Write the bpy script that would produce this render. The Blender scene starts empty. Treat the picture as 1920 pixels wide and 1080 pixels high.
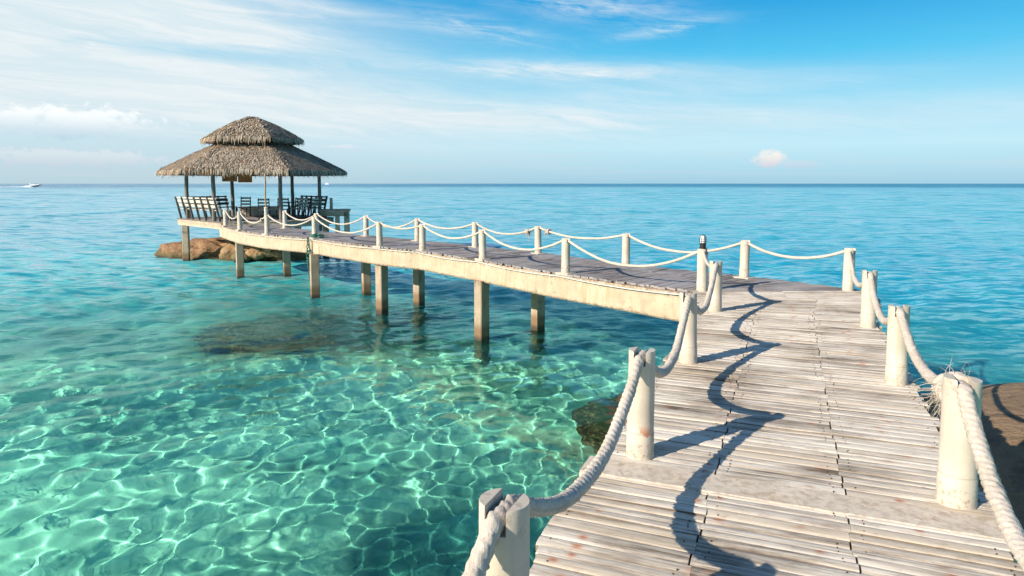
import bpy, math, random
import numpy as np
from mathutils import Vector, noise as mnoise

C = bpy.context.scene
COL = C.collection
PI = math.pi
rnd = random.Random(7)
rng = np.random.default_rng(11)

# ------------------------------------------------------------------ camera
cam = bpy.data.cameras.new('camera')
camo = bpy.data.objects.new('camera', cam)
COL.objects.link(camo)
C.camera = camo
camo.location = (0, 0, 1.65)
camo.rotation_euler = (math.radians(90 - 4.323), 0, 0)
cam.sensor_width = 36
cam.lens = 1270 / 1920 * 36
cam.shift_y = -100 / 1920
cam.clip_start = 0.05
cam.clip_end = 60000

# ------------------------------------------------------------------ exposure
C.view_settings.view_transform = 'Standard'
C.view_settings.look = 'None'
C.view_settings.gamma = 1
C.view_settings.exposure = 0.60
C.cycles.use_light_tree = False
C.cycles.max_bounces = 10
C.cycles.caustics_refractive = True
C.cycles.caustics_reflective = True
C.cycles.sample_clamp_indirect = 6

# ------------------------------------------------------------------ shader expression helper
class X:
    """a float socket that can be combined with + - * / and functions"""
    def __init__(s, nt, out): s.nt, s.o = nt, out
    def _m(s, op, *a):
        n = s.nt.nodes.new('ShaderNodeMath'); n.operation = op
        for i, v in enumerate((s,) + a):
            if isinstance(v, X): s.nt.links.new(v.o, n.inputs[i])
            else: n.inputs[i].default_value = float(v)
        return X(s.nt, n.outputs[0])
    def __add__(s, b): return s._m('ADD', b)
    __radd__ = __add__
    def __sub__(s, b): return s._m('SUBTRACT', b)
    def __rsub__(s, b): return (s * -1) + b
    def __mul__(s, b): return s._m('MULTIPLY', b)
    __rmul__ = __mul__
    def __truediv__(s, b): return s._m('DIVIDE', b)
    def pow(s, b): return s._m('POWER', b)
    def exp(s): return s._m('EXPONENT')
    def clamp(s): return s._m('MAXIMUM', 0.0)._m('MINIMUM', 1.0)
    def max(s, b): return s._m('MAXIMUM', b)
    def min(s, b): return s._m('MINIMUM', b)
    def sq(s): return s * s
    def step(s, a, b):
        n = s.nt.nodes.new('ShaderNodeMapRange'); n.interpolation_type = 'SMOOTHSTEP'
        s.nt.links.new(s.o, n.inputs['Value'])
        n.inputs['From Min'].default_value = a; n.inputs['From Max'].default_value = b
        return X(s.nt, n.outputs[0])
    def rstep(s, a, b): return 1 - s.step(a, b)

class G:
    """node graph wrapper"""
    def __init__(s, nt): s.nt = nt
    def n(s, t, **kw):
        n = s.nt.nodes.new(t)
        for k, v in kw.items(): setattr(n, k, v)
        return n
    def link(s, a, b): s.nt.links.new(a.o if isinstance(a, X) else a, b)
    def x(s, sock): return X(s.nt, sock)
    def comb(s, x, y, z):
        n = s.n('ShaderNodeCombineXYZ')
        for i, v in enumerate((x, y, z)):
            if isinstance(v, X): s.link(v, n.inputs[i])
            else: n.inputs[i].default_value = v
        return n.outputs[0]
    def sep(s, v):
        n = s.n('ShaderNodeSeparateXYZ'); s.link(v, n.inputs[0])
        return [X(s.nt, n.outputs[i]) for i in range(3)]
    def noise(s, vec, scale=1, detail=4, rough=.55, dist=0):
        n = s.n('ShaderNodeTexNoise'); s.link(vec, n.inputs['Vector'])
        n.inputs['Scale'].default_value = scale; n.inputs['Detail'].default_value = detail
        n.inputs['Roughness'].default_value = rough; n.inputs['Distortion'].default_value = dist
        return X(s.nt, n.outputs[0])
    def voro(s, vec, scale=1, feature='F1'):
        n = s.n('ShaderNodeTexVoronoi'); n.feature = feature; s.link(vec, n.inputs['Vector'])
        n.inputs['Scale'].default_value = scale
        return X(s.nt, n.outputs[0])
    def mix(s, f, a, b, mode='MIX'):
        n = s.n('ShaderNodeMix', data_type='RGBA', blend_type=mode)
        for i, v in ((0, f), (6, a), (7, b)):
            if isinstance(v, X): s.link(v, n.inputs[i])
            elif isinstance(v, bpy.types.NodeSocket): s.link(v, n.inputs[i])
            elif i == 0: n.inputs[0].default_value = v
            else: n.inputs[i].default_value = (*v, 1)
        return n.outputs[2]
    def ramp(s, f, stops):
        n = s.n('ShaderNodeValToRGB'); s.link(f, n.inputs[0])
        e = n.color_ramp.elements
        while len(e) < len(stops): e.new(.5)
        for i, (p, c) in enumerate(stops): e[i].position = p; e[i].color = (*c, 1)
        return n.outputs[0]

def srgb(r, g, b):
    f = lambda c: (c/255/12.92) if c/255 <= .04045 else ((c/255+.055)/1.055)**2.4
    return (f(r), f(g), f(b))

# ------------------------------------------------------------------ sun
SUN = Vector((-1.09, -0.72, 0.655)).normalized()
sd = bpy.data.lights.new('sun', 'SUN'); so = bpy.data.objects.new('sun', sd); COL.objects.link(so)
sd.energy = 5.0; sd.angle = math.radians(.5); sd.color = (1, .895, .765)
so.location = (-20, -12, 14)
so.rotation_euler = SUN.to_track_quat('Z', 'Y').to_euler()
sd.cycles.is_caustics_light = True

# ------------------------------------------------------------------ sky
W = bpy.data.worlds.new('World'); C.world = W; W.use_nodes = True
g = G(W.node_tree)
bg = W.node_tree.nodes['Background']
sk = g.n('ShaderNodeTexSky', sky_type='NISHITA'); sk.sun_disc = False
sk.sun_elevation = math.asin(SUN.z); sk.sun_rotation = math.atan2(SUN.x, SUN.y)
sk.air_density = 1.0; sk.dust_density = 0.4; sk.ozone_density = 2.0
bg.inputs[1].default_value = 0.10
tc = g.n('ShaderNodeTexCoord')
dx, dy, dz = g.sep(tc.outputs['Generated'])
at = dx._m('ARCTAN2', dy) * (180/PI)                 # azimuth in degrees, 0 = straight out to sea
hyp = (dx*dx + dy*dy)._m('SQRT')
el = dz._m('ARCTAN2', hyp) * (180/PI)
K = 10.0  # the background strength is 0.1
def kc(r, gg, b, s=1.0):
    c = srgb(r, gg, b); return tuple(v*K*s*.70 for v in c)
elt = (el / 90).clamp()
# clear air: pale blue at the sea line, deep azure above; the right-hand side is the clearer one
clear = g.ramp((el/40).clamp(), [(0, kc(152, 200, 224)), (.03, kc(166, 212, 232)), (.075, kc(184, 226, 242)), (.16, kc(144, 214, 240)),
                                 (.25, kc(74, 192, 236)), (.35, kc(22, 160, 222)), (.6, kc(8, 116, 186)), (1, kc(18, 96, 160))])
leftc = g.ramp((el/40).clamp(), [(0, kc(180, 208, 220)), (.03, kc(186, 213, 226)), (.075, kc(196, 222, 233)), (.16, kc(205, 226, 234)),
                                 (.25, kc(160, 212, 234)), (.36, kc(64, 172, 224)), (.6, kc(40, 140, 205)), (1, kc(18, 100, 180))])
lf = at.rstep(-30, 14)
base = g.mix(lf, clear, leftc)
base = g.mix(.07, base, sk.outputs[0])
# cirrus: long streaks leaning slightly down to the right, torn into fibres
warp = g.noise(g.comb(at*.05, el*.16, 3.1), 1.2, 4, .55)
sheet = g.noise(g.comb(at*.040 + warp*.9, el*.24 + at*.022 + warp*.7, 7.7), 1.5, 10, .66, .35)
fibre = g.noise(g.comb(at*.075 + warp*1.4, el*.85 + at*.085 + warp*2.2, 1.0), 1.3, 10, .70, .5)
torn = g.noise(g.comb(at*.30, el*.75 + at*.05, 4.0), 1.2, 8, .68, .6)
def blob(a0, e0, wa, we, tilt=0.0):
    a = at - a0
    return (((a/wa).sq() + ((el - e0 - a*tilt)/we).sq()) * -1).exp()
dens = (blob(-40, 11.5, 21, 4.4, -.06)*1.35 + blob(-24, 12.2, 10, 2.0, -.10)*.7 + blob(-36, 6.8, 27, 2.6, -.03)*1.15 + blob(-8, 5.6, 24, 1.3, -.015)*.62
        + blob(22, 5.0, 26, 1.4, .01)*.35 + blob(-17, 14.0, 9, .8, -.12)*.45
        + blob(4, 9.2, 12, .9, -.02)*.55 + blob(16, 7.6, 12, 1.0, .02)*.35 + blob(-60, 9, 20, 9)*.9)
gap = blob(-25, 9.8, 9.0, .75, -.03)*.9 + blob(-18, 7.9, 7, .5, -.02)*.3 + blob(-34, 2.6, 14, 1.4)*.45
far_cl = (el.step(16, 24))*.35
tex = (sheet - .5)*2.2 + (fibre - .5)*1.7 + (torn - .5)*.7
cm = ((dens - gap)*(1.0 + tex*.45) + tex*.15*(dens + .25) + far_cl*(sheet - .35)*2).clamp()
wisp = blob(6.5, 14.3, 6, 1.1, -.09)*1.0 + blob(12.6, 12.3, 3.4, .5, .11)*1.1 + blob(-3, 12.7, 5, .8, -.16)*.9 + blob(2, 9.3, 9, .6, -.03)*.7
cm = (cm + (wisp*((fibre - .40)*3.2 + (torn - .5)*1.6)).clamp()*.8).clamp()
cm = cm * el.step(0.3, 3.0)
cirrus_col = g.mix((fibre.step(.35, .65)), kc(212, 229, 236, 1.0), kc(230, 238, 241, 1.0))
skyc = g.mix((cm*.98).clamp(), base, cirrus_col)
# low haze band of thin cloud near the sea line
hz = (g.noise(g.comb(at*.05, el*1.1, 9.), 1.6, 6, .55).step(.45, .75))*(((el - 1.6)/1.5).sq()*-1).exp()*.35
skyc = g.mix(hz, skyc, kc(205, 214, 226))
# cumulus: a row low at the left, one small heap at the right
def cumulus(a0, e0, wa, we, thr, sc, seed):
    n1 = g.noise(g.comb(at*sc, el*sc*1.25, seed), 1, 7, .62, .25)
    m = blob(a0, e0, wa, we)
    return ((m*1.0 + (n1 - .5)*1.5) - thr)
c1 = cumulus(-33, 4.3, 8, 1.5, .40, 1.0, 2.2)
c2 = cumulus(20.7, 1.9, 1.6, 1.15, .46, 1.3, 5.5)
c3 = cumulus(-33, 1.8, 8, .9, .52, 1.2, 8.8)
c4 = cumulus(-14, 3.0, 3.0, .25, .62, 1.2, 4.4)
c5 = cumulus(22.8, 1.5, 2.2, .6, .56, 1.8, 6.5)
def put(c, amount, lo, hi, e0, base_c, top_c, span):
    global skyc
    col = g.mix(((el - e0)/span + .5).clamp(), base_c, top_c)
    skyc = g.mix((c.step(lo, hi)*amount).clamp(), skyc, col)
put(c3, .55, 0, .25, 1.6, kc(196, 206, 220), kc(226, 230, 234), 1.0)
put(c1, .8, .06, .50, 4.3, kc(186, 210, 226), kc(255, 254, 250, 1.12), 2.2)
put(c4, .5, 0, .3, 3.0, kc(214, 222, 232), kc(238, 240, 242), .6)
put(c5, .45, 0, .35, 1.6, kc(196, 206, 224), kc(222, 226, 236), .8)
put(c2, .85, 0, .55, 1.7, kc(206, 204, 218), kc(248, 240, 232), 1.1)
g.link(skyc, bg.inputs[0])

# ------------------------------------------------------------------ mesh helpers
class MB:
    def __init__(s): s.v, s.f, s.uv, s.m = [], [], [], []
    def add(s, vs, fs, uv=None, mat=0):
        o = len(s.v); s.v += [tuple(p) for p in vs]
        s.uv += list(uv) if uv is not None else [(p[0], p[1]) for p in vs]
        s.f += [tuple(i + o for i in q) for q in fs]; s.m += [mat]*len(fs)
    def box(s, c, size, rz=0, ry=0, rx=0, mat=0, bev=0.0):
        hx, hy, hz = size[0]/2, size[1]/2, size[2]/2
        if bev <= 0:
            P = [(-hx,-hy,-hz),(hx,-hy,-hz),(hx,hy,-hz),(-hx,hy,-hz),(-hx,-hy,hz),(hx,-hy,hz),(hx,hy,hz),(-hx,hy,hz)]
            F = [(0,3,2,1),(4,5,6,7),(0,1,5,4),(1,2,6,5),(2,3,7,6),(3,0,4,7)]
        else:
            b = bev; P = []
            for z, i in ((-hz, b), (-hz+b, 0), (hz-b, 0), (hz, b)):
                P += [(-hx+i,-hy+i,z),(hx-i,-hy+i,z),(hx-i,hy-i,z),(-hx+i,hy-i,z)]
            F = [(3,2,1,0),(12,13,14,15)]
            for l in range(3):
                for k in range(4):
                    a, bb = l*4+k, l*4+(k+1) % 4
                    F.append((a, bb, bb+4, a+4))
        from mathutils import Euler
        M = Euler((rx, ry, rz), 'XYZ').to_matrix()
        s.add([tuple(M @ Vector(p) + Vector(c)) for p in P], F, mat=mat)
    def beam(s, a, b, w, h, mat=0, bev=.008):
        """rectangular bar from a to b (its centre line)"""
        a, b = Vector(a), Vector(b); d = b - a
        rz = math.atan2(d.y, d.x); ry = -math.atan2(d.z, math.hypot(d.x, d.y))
        s.box((a+b)/2, (d.length, w, h), rz, ry, 0, mat, bev)
    def tube(s, pts, rads, n=12, cap=True, mat=0, lobes=0, pitch=.1, lob=.15, u0=0.0):
        pts = [Vector(p) for p in pts]
        if not hasattr(rads, '__len__'): rads = [rads]*len(pts)
        N = len(pts); vs = []; uv = []; L = u0
        t = (pts[1]-pts[0]).normalized()
        up = Vector((0,0,1)) if abs(t.z) < .9 else Vector((1,0,0))
        for i in range(N):
            t2 = (pts[min(i+1,N-1)] - pts[max(i-1,0)]).normalized()
            side = t2.cross(up)
            if side.length < 1e-4: side = Vector((1,0,0))
            side.normalize(); u2 = side.cross(t2).normalized()
            if abs(t2.z) < .98: up = u2 if abs(t2.z) > .6 else Vector((0,0,1))
            if i: L += (pts[i]-pts[i-1]).length
            for k in range(n):
                a = 2*PI*k/n
                r = rads[i]
                if lobes: r *= 1 + lob*(abs(math.cos(lobes/2*(a - 2*PI*L/pitch)))*1.6 - 1) + (.24*mnoise.noise(Vector((L*60, math.cos(a)*3.2, math.sin(a)*3.2))) + .10*mnoise.noise(Vector((L*9, math.cos(a)*1.2, math.sin(a)*1.2))) if n >= 18 else 0)
                vs.append(pts[i] + side*math.cos(a)*r + u2*math.sin(a)*r); uv.append((L, k/n))
        fs = [(i*n+k, i*n+(k+1) % n, (i+1)*n+(k+1) % n, (i+1)*n+k) for i in range(N-1) for k in range(n)]
        if cap: fs += [tuple(range(n-1, -1, -1)), tuple((N-1)*n+k for k in range(n))]
        s.add(vs, fs, uv, mat)
        return L
    def prism(s, poly, z0, z1, mat=0):
        n = len(poly)
        vs = [(x,y,z0) for x,y in poly] + [(x,y,z1) for x,y in poly]
        fs = [tuple(range(n-1,-1,-1)), tuple(range(n,2*n))] + [(k,(k+1)%n,n+(k+1)%n,n+k) for k in range(n)]
        s.add(vs, fs, mat=mat)
    def build(s, name, mats, parent=None, smooth=False, angle=None):
        me = bpy.data.meshes.new(name)
        me.from_pydata(s.v, [], s.f)
        for m in (mats if isinstance(mats, (list, tuple)) else [mats]): me.materials.append(m)
        me.polygons.foreach_set('material_index', s.m)
        uvl = me.uv_layers.new(name='UVMap')
        vi = np.empty(len(me.loops), dtype=np.int32); me.loops.foreach_get('vertex_index', vi)
        uvl.data.foreach_set('uv', np.array(s.uv, dtype=np.float32)[vi].ravel())
        if smooth: me.polygons.foreach_set('use_smooth', [True]*len(me.polygons))
        if smooth and angle: 
            try: me.set_sharp_from_angle(angle=math.radians(angle))
            except Exception: pass
        me.update()
        o = bpy.data.objects.new(name, me); COL.objects.link(o)
        if parent: o.parent = parent
        return o

def np_mesh(name, V, F, mat, smooth=True, parent=None):
    me = bpy.data.meshes.new(name)
    me.vertices.add(len(V)); me.vertices.foreach_set('co', np.asarray(V, np.float32).ravel())
    k = F.shape[1]
    me.loops.add(F.size); me.loops.foreach_set('vertex_index', F.ravel().astype(np.int32))
    me.polygons.add(len(F)); me.polygons.foreach_set('loop_start', np.arange(0, F.size, k, dtype=np.int32))
    if smooth: me.polygons.foreach_set('use_smooth', np.ones(len(F), bool))
    me.update(); me.validate()
    me.materials.append(mat)
    o = bpy.data.objects.new(name, me); COL.objects.link(o)
    if parent: o.parent = parent
    return o

def tag(o, label=None, cat=None, group=None, kind=None):
    if label: o['label'] = label
    if cat: o['category'] = cat
    if group: o['group'] = group
    if kind: o['kind'] = kind
    return o
def empty(name, loc, rz=0, **kw):
    o = bpy.data.objects.new(name, None); COL.objects.link(o); o.location = loc; o.rotation_euler = (0,0,rz)
    o.empty_display_size = .2
    return tag(o, **kw)

# ------------------------------------------------------------------ materials
def new_mat(name):
    m = bpy.data.materials.new(name); m.use_nodes = True
    nt = m.node_tree; p = nt.nodes['Principled BSDF']
    return m, G(nt), p
def bump(g, p, h, strength=.4, dist=.01):
    b = g.n('ShaderNodeBump'); b.inputs['Strength'].default_value = strength; b.inputs['Distance'].default_value = dist
    g.link(h, b.inputs['Height']); g.link(b.outputs[0], p.inputs['Normal'])
def objco(g): return g.n('ShaderNodeTexCoord').outputs['Object']
def posn(g): return g.n('ShaderNodeNewGeometry').outputs['Position']

def wood_boards(name, pale, mid, dark, warm):
    m, g, p = new_mat(name)
    uv = g.n('ShaderNodeUVMap').outputs[0]
    u, v, _ = g.sep(uv)
    rpi = g.x(g.n('ShaderNodeNewGeometry').outputs['Random Per Island'])
    px, py, pz = g.sep(posn(g))
    grain = g.noise(g.comb(u*2.6, v*75, rpi*40), 1, 7, .72)
    streak = g.noise(g.comb(u*1.3, v*30, rpi*90), 1, 6, .7)
    big = g.noise(g.comb(px*.9, py*1.3, 0.), 1, 5, .65)
    big2 = g.noise(g.comb(px*2.6, py*3.2, 5.), 1, 5, .7)
    t = (grain*.85 + streak*.85 + rpi*.20 + (big-.5)*1.1 - .44).clamp()
    c = g.ramp(t, [(.20, dark), (.42, mid), (.60, pale), (1, tuple(min(1, q*1.12) for q in pale))])
    c = g.mix((big2.step(.54, .70)*.6), c, mid)
    c = g.mix((g.noise(g.comb(px*4 - py*1.5, py*11 + px*4.4, 2.), 1, 7, .78).step(.55, .68)*.60), c, tuple(q*2.2 for q in dark))
    c = g.mix((g.noise(g.comb(px*9 - py*3.6, py*46 + px*18, 6.), 1, 6, .75).step(.57, .68)*.55), c, tuple(q*1.7 for q in dark))
    c = g.mix((g.noise(g.comb(u*3.0, v*22, rpi*17), 1, 5, .7).step(.62, .74))*.65, c, dark)
    c = g.mix((rpi.step(.86, .9))*.35, c, warm)
    c = g.mix((g.noise(g.comb(u*.6, v*9, rpi*13), 1, 3, .6).step(.60, .8))*.35, c, warm)
    # rust bleeding along the grain from the nails
    nu = (u*2.0 + rpi*.3)
    fr = (nu - nu._m('FLOOR') - .5)
    rust = ((fr*fr*-500) - ((v*11)._m('FRACT') - .5).sq()*22).exp() * (g.noise(g.comb(u*4, v*3, rpi*5), 1, 2, .5).step(.52, .62))
    c = g.mix((rust*.85).clamp(), c, (.42, .13, .04))
    g.link(c, p.inputs['Base Color'])
    p.inputs['Roughness'].default_value = .85; p.inputs['Specular IOR Level'].default_value = .25
    bump(g, p, grain*.6 + streak*.5, .9, .007)
    return m
M = {}
M['boards_pale'] = wood_boards('bleached_boards', (.66, .59, .485), (.43, .365, .285), (.105, .078, .053), (.46, .34, .20))
M['board_edges'] = wood_boards('darkened_board_edges', (.26, .21, .15), (.16, .12, .09), (.07, .05, .035), (.16, .11, .06))  # gap shade put into the colour of the board sides
M['boards_grey'] = wood_boards('shaded_grey_boards', (.34, .315, .30), (.23, .205, .19), (.075, .062, .055), (.27, .20, .13))  # far boards darker: shading at a grazing view put into the grey

def concrete(name, pale, mid, dark, waterline=True, scale=1.0, rust=0.0):
    m, g, p = new_mat(name)
    P = posn(g); px, py, pz = g.sep(P)
    n1 = g.noise(P, 3.0*scale, 6, .65); n2 = g.noise(P, 14*scale, 5, .7)
    drip = g.noise(g.comb(px*7, py*7, pz*.9), 1.0*scale, 5, .65)
    c = g.ramp((n1*.55 + drip*.45).clamp(), [(.3, mid), (.55, pale), (.8, tuple(min(1, q*1.08) for q in pale))])
    c = g.mix(drip.step(.50, .66)*.6, c, (pale[0]*.74, pale[1]*.62, pale[2]*.46))
    c = g.mix(n2.step(.56, .68)*.6*n1.step(.4, .65), c, dark)
    c = g.mix((pz.step(-.17, -.06) + pz.rstep(-.46, -.40)*pz.step(-.60, -.5))*n2.step(.42, .60)*.5, c, dark)
    c = g.mix(g.noise(P, 2.1*scale, 4, .75, .6).step(.62, .70)*.45, c, dark)
    if rust:
        c = g.mix(g.noise(g.comb(px*9, py*9, pz*3), 1, 3, .6).step(.66, .72)*rust, c, (.38, .15, .05))
    if waterline:
        wet = pz.rstep(-1.52, -1.30)
        c = g.mix(wet*.8, c, (.19, .105, .05))
        c = g.mix(pz.rstep(-1.74, -1.60)*.85, c, (.05, .045, .03))
    g.link(c, p.inputs['Base Color']); p.inputs['Roughness'].default_value = .88; p.inputs['Specular IOR Level'].default_value = .3
    bump(g, p, n1*.5 + n2*.6, .6, .012)
    return m
M['concrete'] = concrete('weathered_concrete', (.55, .43, .305), (.36, .26, .17), (.09, .065, .045))
M['concrete_pale'] = concrete('deck_concrete', (.62, .535, .425), (.52, .44, .34), (.34, .275, .21), False, 1.3)

M['pile_concrete'] = concrete('stained_shaded_pile', (.44, .345, .245), (.27, .20, .135), (.06, .045, .03))  # stains, plus shade of the turned-away sides put into a darker base

def post_mat():
    m, g, p = new_mat('cream_post')
    P = objco(g); px, py, pz = g.sep(P)
    oi = g.x(g.n('ShaderNodeObjectInfo').outputs['Random'])
    Q = g.comb(px + oi*31, py + oi*17, pz)
    n1 = g.noise(Q, 5, 5, .6); n2 = g.noise(Q, 42, 5, .75)
    c = g.ramp(n1, [(.3, (.47, .405, .315)), (.6, (.56, .49, .39)), (.8, (.60, .535, .44))])
    drip = g.noise(g.comb(px*22 + oi*9, py*22, pz*1.3), 1, 5, .7)
    c = g.mix(drip.step(.52, .72)*.55, c, (.40, .34, .24))
    low = pz.rstep(.04, .15)
    c = g.mix((n2.step(.50, .64)*low*.75), c, (.28, .20, .12))
    c = g.mix((n2.step(.62, .72)*.6), c, (.24, .20, .15))
    top = pz.step(.50, .62)
    c = g.mix((g.noise(Q, 20, 4, .7).step(.50, .66))*top*.55, c, (.20, .17, .13))
    rust = (((pz - .13)/.055).sq()*-1).exp() * (g.noise(Q, 13, 4, .6).step(.54, .62)) * (oi.step(.3, .5))
    c = g.mix(rust*.95, c, (.40, .12, .03))
    ring = (((pz - .150)/.0035).sq()*-1).exp()
    c = g.mix(ring*.45, c, (.25, .20, .14))
    g.link(c, p.inputs['Base Color']); p.inputs['Roughness'].default_value = .62; p.inputs['Specular IOR Level'].default_value = .35
    bump(g, p, n1*.5 + n2*.35, .35, .008)
    return m
M['post'] = post_mat()

def simple(name, c1, c2, scale=8, rough=.8, bstr=.3, stretch=(1,1,1), spec=.3, coord='obj'):
    m, g, p = new_mat(name)
    P = objco(g) if coord == 'obj' else posn(g)
    px, py, pz = g.sep(P)
    Q = g.comb(px*stretch[0], py*stretch[1], pz*stretch[2])
    n1 = g.noise(Q, scale, 6, .65)
    rpi = g.x(g.n('ShaderNodeNewGeometry').outputs['Random Per Island'])
    c = g.mix(((n1*1.5 - .4) + (rpi-.5)*.35).clamp(), c1, c2)
    g.link(c, p.inputs['Base Color']); p.inputs['Roughness'].default_value = rough; p.inputs['Specular IOR Level'].default_value = spec
    bump(g, p, n1, bstr, .01)
    return m

def rope_mat(name, pale, dark):
    m, g, p = new_mat(name)
    uv = g.n('ShaderNodeUVMap').outputs[0]; u, v, _ = g.sep(uv)
    P = posn(g)
    n1 = g.noise(g.comb(u*50 - v*18, v*14, 0.), 1, 4, .7); n2 = g.noise(P, 38, 5, .75); n3 = g.noise(P, 3.0, 3, .6)
    c = g.mix((n2*.9 + n1*.5 + n3*.5 - .55).clamp(), dark, pale)
    g.link(c, p.inputs['Base Color']); p.inputs['Roughness'].default_value = .95; p.inputs['Specular IOR Level'].default_value = .1
    bump(g, p, n1*.7 + n2*.8, .8, .006)
    return m
M['rope'] = rope_mat('white_rope', (.76, .70, .61), (.36, .295, .22))
M['green_rope'] = rope_mat('green_rope', (.10, .28, .20), (.03, .10, .08))
M['wood_grey'] = simple('grey_timber', (.10, .095, .085), (.25, .23, .20), 6, .85, .4, (4,4,1))
M['wood_pale'] = simple('pale_timber', (.30, .27, .22), (.50, .46, .38), 6, .85, .4, (4,4,1))
M['wood_brightened'] = simple('brightened_timber', (.50, .43, .34), (.68, .60, .50), 6, .85, .4, (4,4,1))  # paler tone stands in for light on the bench slats and box seat
M['wood_dark'] = simple('dark_timber', (.05, .045, .045), (.13, .115, .105), 6, .8, .4, (4,4,1))
M['bamboo'] = simple('bamboo', (.28, .19, .10), (.45, .32, .18), 5, .6, .2, (3,3,1))
M['plywood'] = simple('brown_plywood', (.24, .11, .04), (.50, .25, .08), 3, .6, .2)
M['black_metal'] = simple('black_metal', (.015, .015, .016), (.035, .033, .03), 20, .45, .1)
M['white_hull'] = simple('white_hull', (.78, .78, .78), (.82, .82, .82), 1, .3, 0)
M['navy_hull'] = simple('navy_hull', (.02, .03, .05), (.03, .04, .06), 1, .3, 0)
M['nail'] = simple('rusty_nail', (.05, .025, .015), (.14, .06, .03), 30, .7, .1)
M['cable'] = simple('pale_cable', (.62, .58, .50), (.74, .70, .62), 10, .6, .1)
m, g, p = new_mat('frosted_glass'); p.inputs['Base Color'].default_value = (.86, .85, .78, 1); p.inputs['Roughness'].default_value = .25
M['lamp_glass'] = m
m, g, p = new_mat('foam'); n1 = g.noise(objco(g), 1.2, 4, .7); g.link(g.mix(n1, (.55, .65, .70), (.85, .88, .88)), p.inputs['Base Color']); p.inputs['Roughness'].default_value = .7
M['foam'] = m

def thatch_mat():
    m, g, p = new_mat('thatch')
    ge = g.n('ShaderNodeNewGeometry'); rpi = g.x(ge.outputs['Random Per Island'])
    P = posn(g)
    n1 = g.noise(P, 1.3, 4, .6); n2 = g.noise(P, 60, 2, .5)
    c = g.ramp((rpi*.75 + n1*.45 - .12 + n2*.15).clamp(), [(.0, (.045, .03, .018)), (.26, (.14, .10, .06)), (.48, (.35, .275, .195)), (.74, (.60, .49, .36)), (1, (.78, .66, .50))])
    zz = g.sep(P)[2]
    c = g.mix((g.noise(P, 2.3, 3, .6).step(.52, .70)*.4 + (((zz - 3.25)/.22).sq()*-1).exp()*.35*rpi), c, (.42, .22, .09))
    g.link(c, p.inputs['Base Color']); p.inputs['Roughness'].default_value = .9; p.inputs['Specular IOR Level'].default_value = .2
    return m
M['thatch'] = thatch_mat()
M['thatch_under'] = simple('thatch_underlay', (.035, .024, .016), (.10, .07, .045), 5, .95, .6)

def rock_mat(name, a, b, c_, dark, algae=.0, moss=(.10, .085, .03)):
    m, g, p = new_mat(name)
    P = posn(g); px, py, pz = g.sep(P)
    n1 = g.noise(P, .9, 6, .6); n2 = g.noise(P, 7, 6, .7); n3 = g.noise(P, 2.4, 5, .65, .5)
    c = g.ramp((n1*.4 + n2*.6).clamp(), [(.36, a), (.5, b), (.66, c_)])
    c = g.mix(n3.step(.54, .64)*.7, c, dark)
    c = g.mix(n2.step(.58, .66)*.5, c, dark)
    wl = pz.rstep(-1.72, -1.36)
    c = g.mix((wl*(.55 + n2*.5)).clamp(), c, moss)
    c = g.mix(pz.rstep(-1.77, -1.68)*pz.step(-1.86, -1.80)*.75, c, (.035, .03, .015))
    sub = pz.rstep(-1.9, -1.78)
    yel = g.noise(P, 11, 5, .75)
    c = g.mix(sub, c, g.ramp(yel, [(.38, (.035, .014, .010)), (.52, (.10, .042, .024)), (.64, (.42, .22, .10))]))
    g.link(c, p.inputs['Base Color']); p.inputs['Roughness'].default_value = .8; p.inputs['Specular IOR Level'].default_value = .35
    n4 = g.noise(P, 26, 5, .75)
    bump(g, p, n2*.7 + n3*.7 + n4*.25, 1.0, .12)
    return m
M['rock_brown'] = rock_mat('brown_boulder', (.14, .075, .038), (.30, .17, .085), (.42, .26, .14), (.035, .022, .013))
M['rock_orange'] = rock_mat('orange_boulder', (.26, .14, .06), (.42, .26, .13), (.50, .36, .22), (.07, .045, .03))
M['rock_olive'] = rock_mat('olive_boulder', (.13, .10, .05), (.22, .17, .085), (.33, .26, .15), (.045, .035, .02))
M['rock_sand'] = rock_mat('sandy_rock', (.22, .14, .075), (.30, .20, .11), (.38, .26, .15), (.15, .10, .055))

# ------------------------------------------------------------------ the jetty outline (metres; camera stands over the origin)
ZW = -1.78
def lerp(a, b, t): return a + (b - a)*t
def pl(a, b, t): return (lerp(a[0], b[0], t), lerp(a[1], b[1], t))
def edge_l(s): return (-.215 + .3736*s, 2.155 + .9276*s)
def edge_r(s): return (edge_l(s)[0] + 2.0*.9276 + .0075*s, edge_l(s)[1] - 2.0*.3736 - .003*s)
NEAR = [(edge_l(-7), edge_r(-7)), (edge_l(1.86), edge_r(1.86)), (edge_l(7.15), edge_r(7.15)), ((2.68, 9.75), (5.25, 9.55)), ((2.78, 10.30), (5.52, 10.32))]
FAR = [((2.79, 10.33), (5.52, 10.36)), ((2.72, 10.42), (4.22, 12.02)), ((.91, 12.35), (2.35, 13.85)), ((-.72, 14.65), (.74, 16.15)), ((-2.3, 16.65), (-.84, 17.78)),
       ((-3.55, 17.70), (-2.15, 19.2)), ((-6.08, 20.45), (-4.75, 21.7)), ((-8.1, 22.1), (-6.85, 23.7)), ((-9.9, 24.3), (-8.35, 25.4)), ((-11.3, 26.75), (-9.6, 27.35))]

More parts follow.
